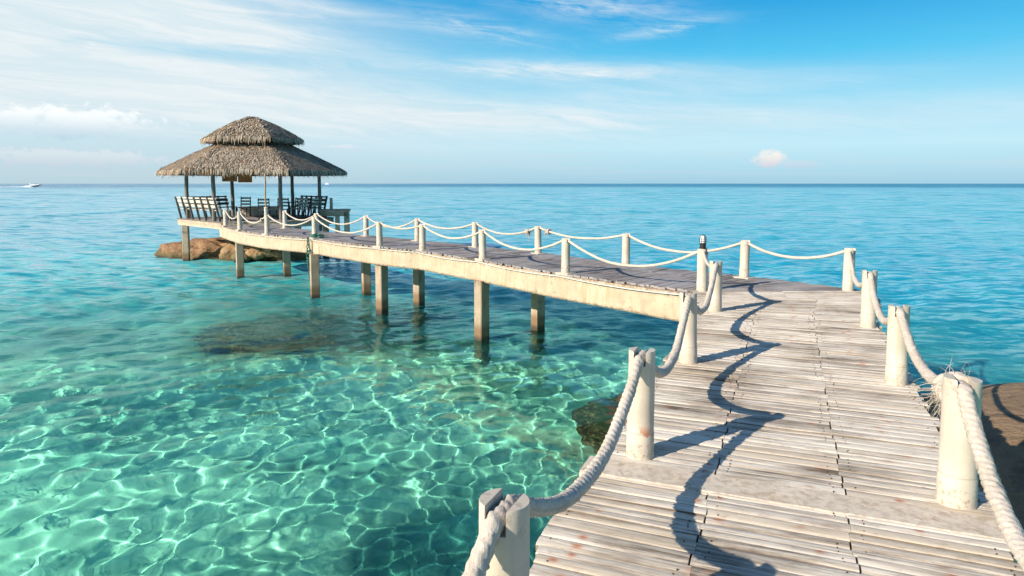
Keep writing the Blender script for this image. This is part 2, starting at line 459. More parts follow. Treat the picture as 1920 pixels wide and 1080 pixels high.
def deck(rows, mat, name, parent, pitch, skip=(), joints=(.335, .665)):
    mb = MB()
    k = 0; nails = MB()
    for i in range(len(rows)-1):
        (l0, r0), (l1, r1) = rows[i], rows[i+1]
        dl = math.dist(l0, l1); dr = math.dist(r0, r1)
        n = max(1, round((dl+dr)/2/pitch))
        # uneven board widths
        ws = np.cumsum([0]+[rnd.uniform(.70, 1.30) for _ in range(n)]); ws = ws/ws[-1]
        for j in range(n):
            t0, t1 = float(ws[j]), float(ws[j+1])
            gp = rnd.uniform(.0, .03)
            if rnd.random() < .10: gp += rnd.uniform(.02, .08)
            ta, tb = t0 + (t1-t0)*gp*.5, t1 - (t1-t0)*gp*.5
            A0, A1 = Vector(pl(l0, l1, ta)), Vector(pl(l0, l1, tb)); B0, B1 = Vector(pl(r0, r1, ta)), Vector(pl(r0, r1, tb))
            mid = (A0 + B0)/2
            if any(math.dist(mid, s_[0]) < s_[1] for s_ in skip): continue
            el_, er_ = rnd.uniform(-.035, .03), rnd.uniform(-.035, .03)
            Ld = (B0 - A0).length
            fr = [0 - el_/Ld, joints[0] + rnd.uniform(-.006, .006), joints[1] + rnd.uniform(-.006, .006), 1 + er_/Ld]
            if i == len(rows) - 2 and rows is NEAR: fr = [0, .5, 1.0]
            jg = .005 if rnd.random() < .38 else .0008
            zoff = rnd.gauss(0, .0018)
            for q in range(len(fr)-1):
                f0, f1 = fr[q] + (jg/Ld if q else 0), fr[q+1] - (jg/Ld if q < len(fr)-2 else 0)
                dz0, dz1 = zoff + rnd.gauss(0, .0016), zoff + rnd.gauss(0, .0016)
                tl = rnd.gauss(0, .0018)
                P00, P01 = A0.lerp(B0, f0), A1.lerp(B1, f0)
                P10, P11 = A0.lerp(B0, f1), A1.lerp(B1, f1)
                w0, w1 = (P01-P00).length, (P11-P10).length
                c = .0035
                vs, uv = [], []
                NS = 5
                for a in range(NS+1):
                    t = a/NS
                    e0, e1 = P00.lerp(P10, t), P01.lerp(P11, t)
                    wob = mnoise.noise(Vector((e0.x*3, e0.y*3, k*.37)))*.006
                    wdt = (e1-e0).length
                    z = lerp(dz0, dz1, t) + wob*.5
                    e_ = min(.12, .004/max(wdt, .01))
                    for (s_, zz) in ((0, -.035), (0, -.0070), (e_, -.0036), (.22, -.0012), (.5, 0), (.78, -.0012), (1-e_, -.0036), (1, -.0070), (1, -.035)):
                        pt = e0.lerp(e1, s_ + wob*1.5)
                        vs.append((pt.x, pt.y, z + zz + tl*(s_-.5)*2)); uv.append((Ld*lerp(f0, f1, t), k*.09 + s_*wdt))
                fs = []; ms = []
                for a in range(NS):
                    o = a*9
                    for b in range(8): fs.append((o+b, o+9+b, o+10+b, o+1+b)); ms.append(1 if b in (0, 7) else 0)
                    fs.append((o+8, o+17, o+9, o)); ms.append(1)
                fs.append(tuple(range(9))); fs.append(tuple(NS*9+x for x in range(8, -1, -1))); ms += [0, 0]
                mb.add(vs, fs, uv)
                mb.m[-len(fs):] = ms
                # nail heads near the ends of every board
                if mid.y < 9:
                    for fq in (f0 + .028, f1 - .028):
                        ce = (A0.lerp(B0, fq) + A1.lerp(B1, fq))/2
                        for sgn in (-.26, .26):
                            if rnd.random() < .55: continue
                            w_ = (A1-A0)*sgn
                            x, y = ce.x + w_.x + rnd.uniform(-.004,.004), ce.y + w_.y
                            r_ = .0036; z_ = lerp(dz0, dz1, .5) + .0035
                            nails.add([(x+r_*math.cos(a_*PI/3), y+r_*math.sin(a_*PI/3), z_) for a_ in range(6)] + [(x+r_*math.cos(a_*PI/3), y+r_*math.sin(a_*PI/3), z_-.008) for a_ in range(6)],
                                      [tuple(range(6))] + [(a_, a_+6, (a_+1) % 6+6, (a_+1) % 6) for a_ in range(6)])
            k += 1
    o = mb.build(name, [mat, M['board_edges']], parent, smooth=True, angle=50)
    if nails.v: nails.build('nail_heads', M['nail'], o)
    return o

# ------------------------------------------------------------------ posts (x, y) along the two edges
LP = {'L0': (-.86, .08), 'L1': (-.03, 2.08), 'L2': (.78, 4.02), 'L3': (1.63, 6.17), 'L4': (2.64, 8.71), 'L5': (2.94, 10.39), 'L6': (.99, 12.42),
      'L7': (-.64, 14.72), 'L8': (-2.22, 16.74), 'L9': (-3.48, 17.74), 'L10': (-6.0, 20.54), 'L11': (-8.04, 22.18), 'L12': (-9.70, 24.1), 'L13': (-11.2, 26.45)}
RP = {'R0': (1.44, 1.35), 'R1': (2.31, 3.41), 'R2': (3.18, 5.5), 'R3': (4.12, 7.74), 'R4': (5.2, 10.39), 'R5': (4.08, 11.82), 'R6': (2.30, 13.62),
      'R7': (.62, 15.95), 'R8': (-.96, 17.55), 'R9': (-2.73, 19.47), 'R10': (-4.6, 21.3), 'R11': (-6.62, 22.9), 'R12': (-8.38, 24.95)}

jetty = empty('jetty', (2.0, 6.0, -.4), label='long wooden jetty on concrete beams and square piles bending left to the hut', cat='jetty')
JL = Vector(jetty.location)
def under_jetty(o):
    o.parent = jetty; o.location = -JL; return o
cap_c = (Vector(edge_l(1.86)) + Vector(edge_r(1.86)))/2
near = deck(NEAR, M['boards_pale'], 'deck_boards', None, .082, skip=[(cap_c, .10)]); under_jetty(near); near['label'] = 'bleached pale deck boards of the near stretch'
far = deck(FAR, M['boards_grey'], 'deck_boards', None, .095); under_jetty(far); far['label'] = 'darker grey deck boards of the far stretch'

# concrete cross caps; the nearest one lies flush with the boards
mb = MB()
a, b = Vector(edge_l(1.86)), Vector(edge_r(1.86))
n_ = (b-a).normalized(); tq = Vector((-n_.y, n_.x))
a2, b2 = a - n_*.05, b + n_*.04
NSEG = 24
vs, fs, uv = [], [], []
for i in range(NSEG+1):
    c_ = a2.lerp(b2, i/NSEG)
    wv = .128 + mnoise.noise(Vector((i*.7, 3, 1)))*.012
    for s_, z in ((-1, -.30), (-1, -.012), (-.86, .002), (.86, .003), (1, -.012), (1, -.30)):
        vs.append((c_.x + tq.x*wv*s_, c_.y + tq.y*wv*s_, z + mnoise.noise(Vector((i*.4, s_*2, 7)))*.004)); uv.append((i*.08, s_*.1))
for i in range(NSEG):
    for q in range(5): fs.append((i*6+q, i*6+6+q, i*6+7+q, i*6+1+q))
    fs.append((i*6+5, i*6+11, i*6+6, i*6))
fs += [(0,1,2,3,4,5), tuple(NSEG*6+x for x in (5,4,3,2,1,0))]
mb.add(vs, fs, uv); under_jetty(mb.build('cross_cap', M['concrete_pale']))

# edge beams
def run_beam(pts, name, w=.24, top=-.042, h=.43, sections=None):
    mb = MB()
    n = len(pts)
    # resample for a slightly uneven cast face
    P = []
    for i in range(n-1):
        a, b = Vector(pts[i]), Vector(pts[i+1]); k = max(1, int((b-a).length/.35))
        for j in range(k): P.append(a.lerp(b, j/k))
    P.append(Vector(pts[-1]))
    vs, uv = [], []; L = 0
    for i, q in enumerate(P):
        t = (P[min(i+1, len(P)-1)] - P[max(i-1, 0)]).normalized(); s_ = Vector((t.y, -t.x))
        if i: L += (q - P[i-1]).length
        jt = mnoise.noise(Vector((L*.7, 0, len(name))))*.012; jb = mnoise.noise(Vector((L*.8, 9, 2)))*.02
        for (x, z) in ((-.5, 0), (-.5+.07, .012), (.5-.07, .012), (.5, 0), (.5, -h+.03), (.5-.1, -h), (-.5+.1, -h), (-.5, -h+.03)):
            vs.append((q.x + s_.x*(x*w+jt), q.y + s_.y*(x*w+jt), top + z - .012 + (jb if z < -.1 else 0))); uv.append((L, z))
    fs = []
    for i in range(len(P)-1):
        for k in range(8): fs.append((i*8+k, i*8+(k+1) % 8, i*8+8+(k+1) % 8, i*8+8+k))
    fs += [tuple(range(7, -1, -1)), tuple((len(P)-1)*8+k for k in range(8))]
    mb.add(vs, fs, uv)
    return under_jetty(mb.build(name, M['concrete']))
left_line = [(2.90, 10.20)] + [LP['L%d' % i] for i in (6, 7, 8, 9, 10, 11, 12, 13)] + [(-11.55, 27.0)]
run_beam(left_line, 'edge_beam')
right_line = [RP['R%d' % i] for i in (4, 5, 6, 7, 8, 9, 10, 11, 12)] + [(-9.5, 27.3)]
run_beam(right_line, 'edge_beam')
ins = lambda p, d: (p[0] + .9276*d, p[1] - .3736*d)
run_beam([ins(edge_l(-7), .2), ins(edge_l(7.1), .2), (2.88, 10.08)], 'edge_beam')
run_beam([ins(edge_r(-7), -.2), ins(edge_r(7.3), -.22), (5.20, 10.2)], 'edge_beam')
# stringers that carry the boards between the joints
for f_ in (.34, .66):
    mb = MB()
    for rows in (NEAR, FAR):
        for i in range(len(rows)-1):
            a = pl(rows[i][0], rows[i][1], f_); b = pl(rows[i+1][0], rows[i+1][1], f_)
            if math.dist(a, b) > .1: mb.beam((a[0], a[1], -.12), (b[0], b[1], -.12), .09, .15, bev=0)
    under_jetty(mb.build('stringer', M['wood_dark']))

# piles with cross beams
PILES = [((-.66, 14.6), (.61, 15.75)), ((-3.46, 17.85), (-2.62, 18.9)), ((-5.9, 20.1), (-4.5, 20.75)), ((-9.78, 24.2), (-8.35, 24.95)),
         ((1.6, 6.3), (3.3, 5.7)), ((2.75, 10.05), (5.1, 10.15)), ((.1, 2.9), (1.7, 2.3)), ((-1.9, -2.2), (-.2, -2.9))]
def pile_mb(x, y, ang, z1=-.45, w=.25, z0=-4.6):
    mb = MB(); NZ = 16
    vs, fs = [], []
    for i in range(NZ+1):
        z = lerp(z0, z1, i/NZ); k = w/2
        for (sx, sy) in ((-1,-.86),(-.86,-1),(.86,-1),(1,-.86),(1,.86),(.86,1),(-.86,1),(-1,.86)):
            jx = mnoise.noise(Vector((x*3+sx, y+sy, z*1.5)))*.012
            px, py = sx*k + jx, sy*k + jx*.6
            vs.append((x + px*math.cos(ang) - py*math.sin(ang), y + px*math.sin(ang) + py*math.cos(ang), z))
    for i in range(NZ):
        for q in range(8): fs.append((i*8+q, i*8+(q+1) % 8, i*8+8+(q+1) % 8, i*8+8+q))
    fs += [tuple(range(7,-1,-1)), tuple(NZ*8+q for q in range(8))]
    mb.add(vs, fs)
    return mb
RECV = []
for (pa, pb) in PILES:
    ang = math.atan2(pb[1]-pa[1], pb[0]-pa[0])
    for q in (pa, pb):
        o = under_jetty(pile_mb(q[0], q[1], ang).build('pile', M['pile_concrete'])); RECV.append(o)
    mb = MB(); d_ = (Vector(pb)-Vector(pa)).normalized()*.125
    mb.beam((pa[0]+d_.x, pa[1]+d_.y, -.33), (pb[0]-d_.x, pb[1]-d_.y, -.33), .20, .22)
    under_jetty(mb.build('cross_beam', M['concrete']))
# sunken tie beam between the pair of piles nearest the bend
mb = MB(); mb.beam((-.56, 14.7, ZW-.06), (.5, 15.62, ZW-.06), .12, .12); o = under_jetty(mb.build('tie_beam', M['rock_olive'])); RECV.append(o)
# thin cable along the top of the left beam
mb = MB(); pts = []
LL = [(2.72, 10.18)] + [(LP['L%d' % i][0]-.10, LP['L%d' % i][1]-.085) for i in (6, 7, 8, 9, 10, 11, 12, 13)]
for i in range(len(LL)-1):
    for j in range(14):
        t = j/14; q = pl(LL[i], LL[i+1], t); s_ = .04*4*t*(1-t)*(1 if i != 3 else .4)
        pts.append((q[0]-.012-s_*.2, q[1]-.010-s_*.2, -.045-s_))
mb.tube(pts, .010, 6); under_jetty(mb.build('cable', M['cable'], smooth=True))

# ------------------------------------------------------------------ posts
def slot_post(r=.0835, h=.648, slot=.036, depth=.085, n=40, lean=(0,0)):
    """round post; the slot for the rope runs along local X"""
    mb = MB()
    prof = [(-.04, r*1.07), (.004, r*1.07), (.02, r*1.045), (.145, r*1.035), (.150, r*1.0), (.3, r), (.45, r*.998), (h-depth, r*.99)]
    vs = []; 
    for z, rr in prof:
        for k in range(n):
            a = 2*PI*k/n; j = 1 + mnoise.noise(Vector((math.cos(a)*2, math.sin(a)*2, z*6)))*.012
            vs.append((rr*math.cos(a)*j, rr*math.sin(a)*j, z))
    fs = [(i*n+k, i*n+(k+1) % n, (i+1)*n+(k+1) % n, (i+1)*n+k) for i in range(len(prof)-1) for k in range(n)]
    fs.append(tuple((len(prof)-1)*n+k for k in range(n)))
    mb.add(vs, fs)
    rr = r*.99
    for sg in (1, -1):
        a0 = math.asin(slot/rr)
        arc = [(rr*math.cos(a), sg*rr*math.sin(a)) for a in np.linspace(a0, PI-a0, 18)]
        if sg < 0: arc = arc[::-1]
        m_ = len(arc); z0, z1, b = h-depth-.001, h, .006
        cx, cy = sum(p[0] for p in arc)/m_, sum(p[1] for p in arc)/m_
        tilt = rnd.uniform(-.006, .006)
        top = [(lerp(p[0], cx, .07), lerp(p[1], cy, .07)) for p in arc]
        vs = [(x,y,z0) for x,y in arc] + [(x,y,z1-b+tilt) for x,y in arc] + [(x,y,z1+tilt) for x,y in top]
        fs = [(k, (k+1) % m_, m_+(k+1) % m_, m_+k) for k in range(m_)] + [(m_+k, m_+(k+1) % m_, 2*m_+(k+1) % m_, 2*m_+k) for k in range(m_)] + [tuple(2*m_+k for k in range(m_))]
        mb.add(vs, fs)
    return mb
def ang_between(prev, nxt): return math.atan2(nxt[1]-prev[1], nxt[0]-prev[0])
POST_LABEL = {
 'L0': 'cream post left of the camera holding the near end of the left rope',
 'L1': 'cream post at the bottom picture edge with rope lying across its slotted top',
 'L2': 'big cream left post casting the nearest long shadow over the deck',
 'L3': 'cream left post standing in front of the end of the concrete beam',
 'L4': 'cream left post standing just in front of the post with the lamp',
 'L5': 'cream post at the inner bend of the jetty with a caged lamp on top',
 'L6': 'left beam post nearest the lamp post, crossed by the drooping rope',
 'L7': 'left beam post above the nearest pile standing in the blue water',
 'L8': 'left beam post standing just in front of a post of the far edge',
 'L9': 'left beam post above the pile with the flaking orange foot',
 'L10': 'pale post with green cord wound round its foot',
 'L11': 'pale post with a bamboo pole lashed to its top',
 'L12': 'short pale post, second from the hut along the left edge',
 'L13': 'smallest pale post beside the hut at the start of the left rope',
 'R0': 'cream post right of the camera holding the near end of the thickest rope',
 'R1': 'large cream post at lower right with a rust stain and frayed rope knot',
 'R2': 'cream post right behind the frayed rope knot on the right edge',
 'R3': 'rust-streaked cream post, third from the front along the right edge',
 'R4': 'cream post with a small rust mark at the outer corner of the bend',
 'R5': 'lone cream post on the seaward edge between the lamp post and the outer corner',
 'R6': 'pale seaward post between the lamp post and the post with two rope knots',
 'R7': 'pale seaward post with shaggy rope knots on both sides of its top',
 'R8': 'pale seaward post next left of the post with the shaggy knots',
 'R9': 'pale seaward post half hidden behind a post of the near edge',
 'R10': 'pale seaward post with the open sea behind, midway along the far jetty',
 'R11': 'pale seaward post hidden behind the post with the green cord',
 'R12': 'last pale seaward post before the chairs of the hut'}
chain = {}
for D in (LP, RP):
    ks = list(D)
    for i, k in enumerate(ks):
        a = D[ks[max(i-1, 0)]]; b = D[ks[min(i+1, len(ks)-1)]]
        if k in ('L5',): a, b = D['L5'], D['L6']
        if k == 'R4': a, b = D['R4'], D['R5']
        near_ = k in ('L1', 'L2', 'L3', 'L4', 'L5', 'R1', 'R2', 'R3', 'R4', 'R5')
        r_ = {'R1': .087, 'L1': .082}.get(k, .080)
        o = slot_post(r=r_, n=40 if near_ else 20).build('post', M['post'], None, smooth=True, angle=35)
        o.location = (D[k][0], D[k][1], .004 if near_ else -.03 + .03)
        o.rotation_euler = (rnd.gauss(0, .008), rnd.gauss(0, .008), ang_between(a, b))
        tag(o, POST_LABEL[k] or 'cream post beside the camera outside the picture', 'post', 'cream rope posts along the jetty')
    # small cement pads under the posts that stand on the beams
for D, ks in ((LP, range(6, 14)), (RP, range(5, 13))):
    for i in ks:
        k = ('L' if D is LP else 'R') + str(i); x, y = D[k]
        a = ang_between(D[('L' if D is LP else 'R') + str(i-1)], D[k])
        mb = MB(); mb.box((x, y, -.012), (.30, .235, .05), a, bev=.008)
        under_jetty(mb.build('post_pad', M['concrete_pale']))

# ------------------------------------------------------------------ ropes
def rope_path(keys, D, sags, z=.602, start_t=0.0):
    pts = []
    for i in range(len(keys)-1):
        a, b = Vector((*D[keys[i]], z)), Vector((*D[keys[i+1]], z))
        Ls = (b-a).length; near_ = min(a.y, b.y) < 9
        st = .011 if near_ else .035
        n = int(Ls/st)
        for j in range(n):
            t = j/n
            # stays level in the slot, hangs between the posts
            m_ = .075/Ls
            tt = min(1, max(0, (t-m_)/(1-2*m_)))
            h = sags[i]*4*tt*(1-tt)
            # slightly heavier dip near the ends than a parabola
            h = h + .012*math.sin(PI*tt)*0
            q = a.lerp(b, t); q.z -= h
            q.x += mnoise.noise(Vector((q.x*2, q.y*2, 3)))*.008; q.z += mnoise.noise(Vector((q.x*2, q.y*2, 8)))*.006
            pts.append(q)
    pts.append(Vector((*D[keys[-1]], z)))
    return pts
def fuzz(mb, pts, r, dens, ln=(.003, .013), w=.0008, ymax=7.5):
    for i in range(1, len(pts)-1):
        if pts[i].y > ymax or pts[i].y < .4: continue
        t = (pts[i+1]-pts[i-1]).normalized()
        for _ in range(dens):
            a = rnd.uniform(0, 2*PI)
            side = t.cross(Vector((0,0,1))).normalized(); up = side.cross(t)
            d = side*math.cos(a) + up*math.sin(a)
            p0 = pts[i] + d*r*.9
            L_ = rnd.uniform(*ln); dd = (d*rnd.uniform(.3, 1) + t*rnd.uniform(-1, 1) + Vector((0,0,rnd.uniform(-.5,.3)))).normalized()
            wv = t.cross(dd)
            if wv.length < .1: continue
            wv = wv.normalized()*w
            mb.add([p0-wv, p0+wv, p0 + dd*L_ + Vector((0,0,-L_*.15))], [(0,1,2)], [(0,0)]*3)
def make_rope(name, keys, D, sags, label, r=.031, knots=()):
    root = None
    pts = rope_path(keys, D, sags)
    # split into a finely modelled near run and a coarser far run inside one mesh
    mb = MB()
    nn = [p for p in pts if p.y < 9.4]; ff = [p for p in pts if p.y >= 9.4]
    # split keeps order in both directions
    runs = []; cur = [pts[0]]; flag = pts[0].y < 9.4
    for p in pts[1:]:
        f2 = p.y < 9.4
        cur.append(p)
        if f2 != flag: runs.append((flag, cur)); cur = [p]; flag = f2
    runs.append((flag, cur)); L = 0
    for fl, ps in runs:
        if len(ps) < 3: continue
        rr = r if fl else r*.78
        L = mb.tube(ps, rr, 20 if fl else 9, True, 0, 3, .125, .12 if fl else .10, u0=L)
    fuzz(mb, pts, r, 16)
    o = mb.build(name, M['rope'], None, smooth=True)
    tag(o, label, 'rope', 'white ropes slung between the posts')
    return o
left_rope = make_rope('rope', ['L0', 'L1', 'L2', 'L3', 'L4', 'L5', 'L6', 'L7', 'L8', 'L9', 'L10', 'L11'], LP,
    [.34, .285, .34, .33, .10, .34, .27, .22, .10, .34, .27], 'long fuzzy white rope along the left edge from the picture bottom to the bamboo pole')
left_far = make_rope('rope', ['L11', 'L12', 'L13'], LP, [.30, .26], 'short white rope between the bamboo pole and the hut')
right_near = make_rope('rope', ['R0', 'R1'], RP, [.30], 'thickest braided white rope running out of the lower right corner', r=.035)
right_mid = make_rope('rope', ['R1', 'R2', 'R3', 'R4', 'R5', 'R6', 'R7'], RP, [.18, .27, .30, .17, .24, .14], 'white rope along the seaward edge between the frayed knot and the shaggy knots')
right_far = make_rope('rope', ['R7', 'R8', 'R9', 'R10', 'R11', 'R12'], RP, [.20, .18, .27, .28, .24], 'white rope along the seaward edge from the shaggy knots to the hut')

def knot(centre, axis, r, n_loops, fr, frlen, parent, name='knot', seed=1):
    rr = random.Random(seed); c = Vector(centre); t = Vector(axis).normalized()
    side = t.cross(Vector((0,0,1))).normalized(); up = side.cross(t)
    mb = MB()
    for i in range(n_loops):
        off = (i - (n_loops-1)/2)*r*1.15; tl = rr.uniform(-.5, .5); R_ = r*rr.uniform(1.35, 1.75)
        ps = []
        for k in range(25):
            a = 2*PI*k/24 
            ps.append(c + t*(off + math.cos(a)*tl*r) + side*math.cos(a+i)*R_ + up*math.sin(a+i)*R_*rr.uniform(.95, 1.05))
        mb.tube(ps, r*.62, 10, False, 0, 3, .09, .14)
    o = mb.build(name, M['rope'], None, smooth=True)
    o.parent = parent
    f = MB()
    for i in range(fr):
        d = (side*rr.gauss(0, 1) + up*rr.gauss(-.4, .8) + t*rr.gauss(-.3, .9)).normalized()
        p0 = c + d*r*1.1; L_ = frlen*rr.uniform(.4, 1.1); ps = []
        v = d*1.0
        p = p0.copy(); curl = Vector((rr.gauss(0, 1), rr.gauss(0, 1), rr.gauss(0, .6)))*.75
        for k in range(9):
            ps.append(p.copy()); p = p + v*(L_/8); v = (v + curl*.28 + Vector((0,0,-.16))).normalized()
        f.tube(ps, [.0022*(1-.75*k/8) for k in range(9)], 4, False)
    fo = f.build('frayed_end', M['rope'], None, smooth=True); fo.parent = o
    return o
def on_span(D, a, b, t, sag, z=.602):
    pa, pb = Vector((*D[a], z)), Vector((*D[b], z)); q = pa.lerp(pb, t); q.z -= sag*4*t*(1-t); return q, (pb-pa)
q, ax = on_span(RP, 'R1', 'R2', .13, .20); knot(q, ax, .034, 5, 150, .22, right_mid, seed=4)
q, ax = on_span(RP, 'R1', 'R2', .045, .18, .615); knot(q, ax, .034, 2, 24, .13, right_mid, seed=9)
q, ax = on_span(RP, 'R7', 'R6', .13, .14); knot(q, ax, .032, 3, 50, .20, right_mid, seed=5)
q, ax = on_span(RP, 'R7', 'R8', .16, .20); knot(q, ax, .032, 3, 60, .24, right_far, seed=6)
q, ax = on_span(LP, 'L11', 'L12', .16, .30); knot(q, ax, .032, 3, 20, .14, left_far, seed=8)

# green cord round the foot of a post, hanging down the beam and the pile
mb = MB(); x, y = LP['L10']
for i in range(4):
    mb.tube([(x + .105*math.cos(a), y + .105*math.sin(a), .03 + i*.028 + .012*math.sin(a*2+i)) for a in np.linspace(0, 2*PI, 22)], .016, 8, False, 0, 3, .08, .15)
for i in range(6):
    cx, cy, cz = x + .19 + rnd.uniform(-.05, .09), y - .09 + rnd.uniform(-.05, .05), .05 + rnd.uniform(-.03, .06); rr_ = rnd.uniform(.06, .09); ph = rnd.uniform(0, 3)
    mb.tube([(cx + rr_*math.cos(a), cy + rr_*math.sin(a)*math.cos(ph), cz + rr_*.7*math.sin(a)*abs(math.sin(ph)) ) for a in np.linspace(0, 2*PI, 18)], .014, 7, False, 0, 3, .08, .15)
bx_, by_ = x - .14, y - .15
for i in range(4):
    ps = []
    for k in range(22):
        t = k/21; z = .02 - t*(.95 if i < 3 else 1.75)
        ps.append((bx_ + .035*math.sin(t*9+i*2) + i*.012 - .03, by_ + .02*math.cos(t*7+i) - .02, z))
    mb.tube(ps, .013, 7, False, 0, 3, .08, .15)
for z in (-.38, -.62, -.7):
    mb.tube([(bx_ + .06*math.cos(a), by_ - .02 + .04*math.sin(a), z + .03*math.sin(a*2)) for a in np.linspace(0, 2*PI, 18)], .017, 7, False, 0, 3, .08, .15)
tag(mb.build('green_cord', M['green_rope'], None, smooth=True), 'green cord wound round a post foot and hanging down over the beam', 'cord')

# caged lamp on the post at the bend
x, y = LP['L5']
lamp = empty('bulkhead_lamp', (x, y, .652), label='small caged lamp with black base on top of the post at the bend', cat='lamp')
def lathe(mb, prof, n=20, c=(0,0)):
    vs = [(c[0]+r*math.cos(2*PI*k/n), c[1]+r*math.sin(2*PI*k/n), z) for z, r in prof for k in range(n)]
    fs = [(i*n+k, i*n+(k+1) % n, (i+1)*n+(k+1) % n, (i+1)*n+k) for i in range(len(prof)-1) for k in range(n)]
    fs += [tuple(range(n-1,-1,-1)), tuple((len(prof)-1)*n+k for k in range(n))]
    mb.add(vs, fs)
mb = MB(); lathe(mb, [(0,.055), (.012,.055), (.014,.046), (.075,.046), (.078,.051), (.088,.051)]); mb.build('lamp_base', M['black_metal'], lamp, True, 30)
mb = MB(); lathe(mb, [(.088,.042), (.15,.042), (.18,.037), (.197,.025), (.203,.006)]); mb.build('lamp_glass', M['lamp_glass'], lamp, True, 60)
mb = MB()
for k in range(4):
    a = k*PI/4
    mb.tube([(math.cos(a)*r_, math.sin(a)*r_, z) for z, r_ in ((.085,.05),(.15,.05),(.185,.043),(.207,.022),(.213,0),(.207,-.022),(.185,-.043),(.15,-.05),(.085,-.05))], .0032, 6, False)
for z in (.115, .15): mb.tube([(.051*math.cos(a), .051*math.sin(a), z) for a in np.linspace(0, 2*PI, 25)], .0032, 6, False)
mb.build('lamp_cage', M['black_metal'], lamp, True)

# ------------------------------------------------------------------ pavilion on its platform
PC = Vector((-11.5, 30.5)); PR = 2.85; PA = math.radians(12)
ZP = .10
def hexp(r, k, a=PA): return (PC.x + r*math.cos(a + k*PI/3), PC.y + r*math.sin(a + k*PI/3))
pav = empty('thatched_hut', (PC.x, PC.y, ZP), label='open hut with a two-tier thatched roof at the end of the jetty', cat='hut')
PV = Vector(pav.location)
def under_pav(o): o.parent = pav; o.location = -PV; return o
RPL = 3.35
PPOLY = [hexp(RPL, 0), hexp(RPL, 1), hexp(RPL, 2), (-15.05, 30.45), (-11.72, 27.22), (-9.35, 27.9)]
mb = MB(); mb.prism(PPOLY, ZP-.30, ZP-.05); under_pav(mb.build('platform_slab', M['concrete']))
mb = MB()
# floor boards laid parallel inside the hexagon
ax = Vector((math.cos(PA), math.sin(PA))); ay = Vector((-ax.y, ax.x))
loc_ = [((Vector(q) - PC).dot(ax), (Vector(q) - PC).dot(ay)) for q in PPOLY]
v = min(q[1] for q in loc_) + .06
while v < max(q[1] for q in loc_) - .05:
    xs = []
    for q0, q1 in zip(loc_, loc_[1:] + loc_[:1]):
        if (q0[1] - v)*(q1[1] - v) < 0: xs.append(q0[0] + (q1[0]-q0[0])*(v - q0[1])/(q1[1]-q0[1]))
    if len(xs) >= 2:
        a = PC + ay*v + ax*(min(xs) - .02); b = PC + ay*v + ax*(max(xs) + .02)
        mb.beam((a.x, a.y, ZP-.022+rnd.gauss(0,.002)), (b.x, b.y, ZP-.022+rnd.gauss(0,.002)), .09, .04, bev=.005)
    v += .1
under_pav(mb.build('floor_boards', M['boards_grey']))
# legs of the platform
for k in (0, 1, 2, 3):
    x, y = hexp(3.0, k)
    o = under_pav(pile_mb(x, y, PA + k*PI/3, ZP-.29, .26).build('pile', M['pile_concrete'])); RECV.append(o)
# roof posts: six, slightly leaning
post_xy = []
for k in range(6):
    x, y = hexp(2.72, k)
    post_xy.append([x, y])
post_u = {3: 348, 4: 404, 5: 526.5, 0: 600.5, 1: 548.5, 2: 436}
for k in range(6):
    x, y = post_xy[k]
    x = x*.35 + .65*((post_u[k]-960)/1270*(y+.05)*1.0)
    ps = []
    for j in range(7):
        z = lerp(ZP-.02 if k not in (0,) else -.9, 2.55, j/6)
        ps.append((x + (rnd.uniform(-.012, .012)), y + rnd.uniform(-.012, .012), z))
    mb = MB(); mb.tube(ps, [lerp(.088, .075, j/6) for j in range(7)], 12)
    under_pav(mb.build('roof_post', M['wood_grey'], None, smooth=True, angle=50))
# rafters and ring beam
mb = MB()
for k in range(6):
    a, b = hexp(2.75, k), hexp(2.75, k+1); mb.beam((*a, 2.42), (*b, 2.42), .09, .12)
    c0, c1 = hexp(4.0, k, PA-.03), hexp(.3, k, PA-.03); mb.beam((*c0, 2.08), (*c1, 3.72), .07, .09)
under_pav(mb.build('rafter', M['wood_dark']))

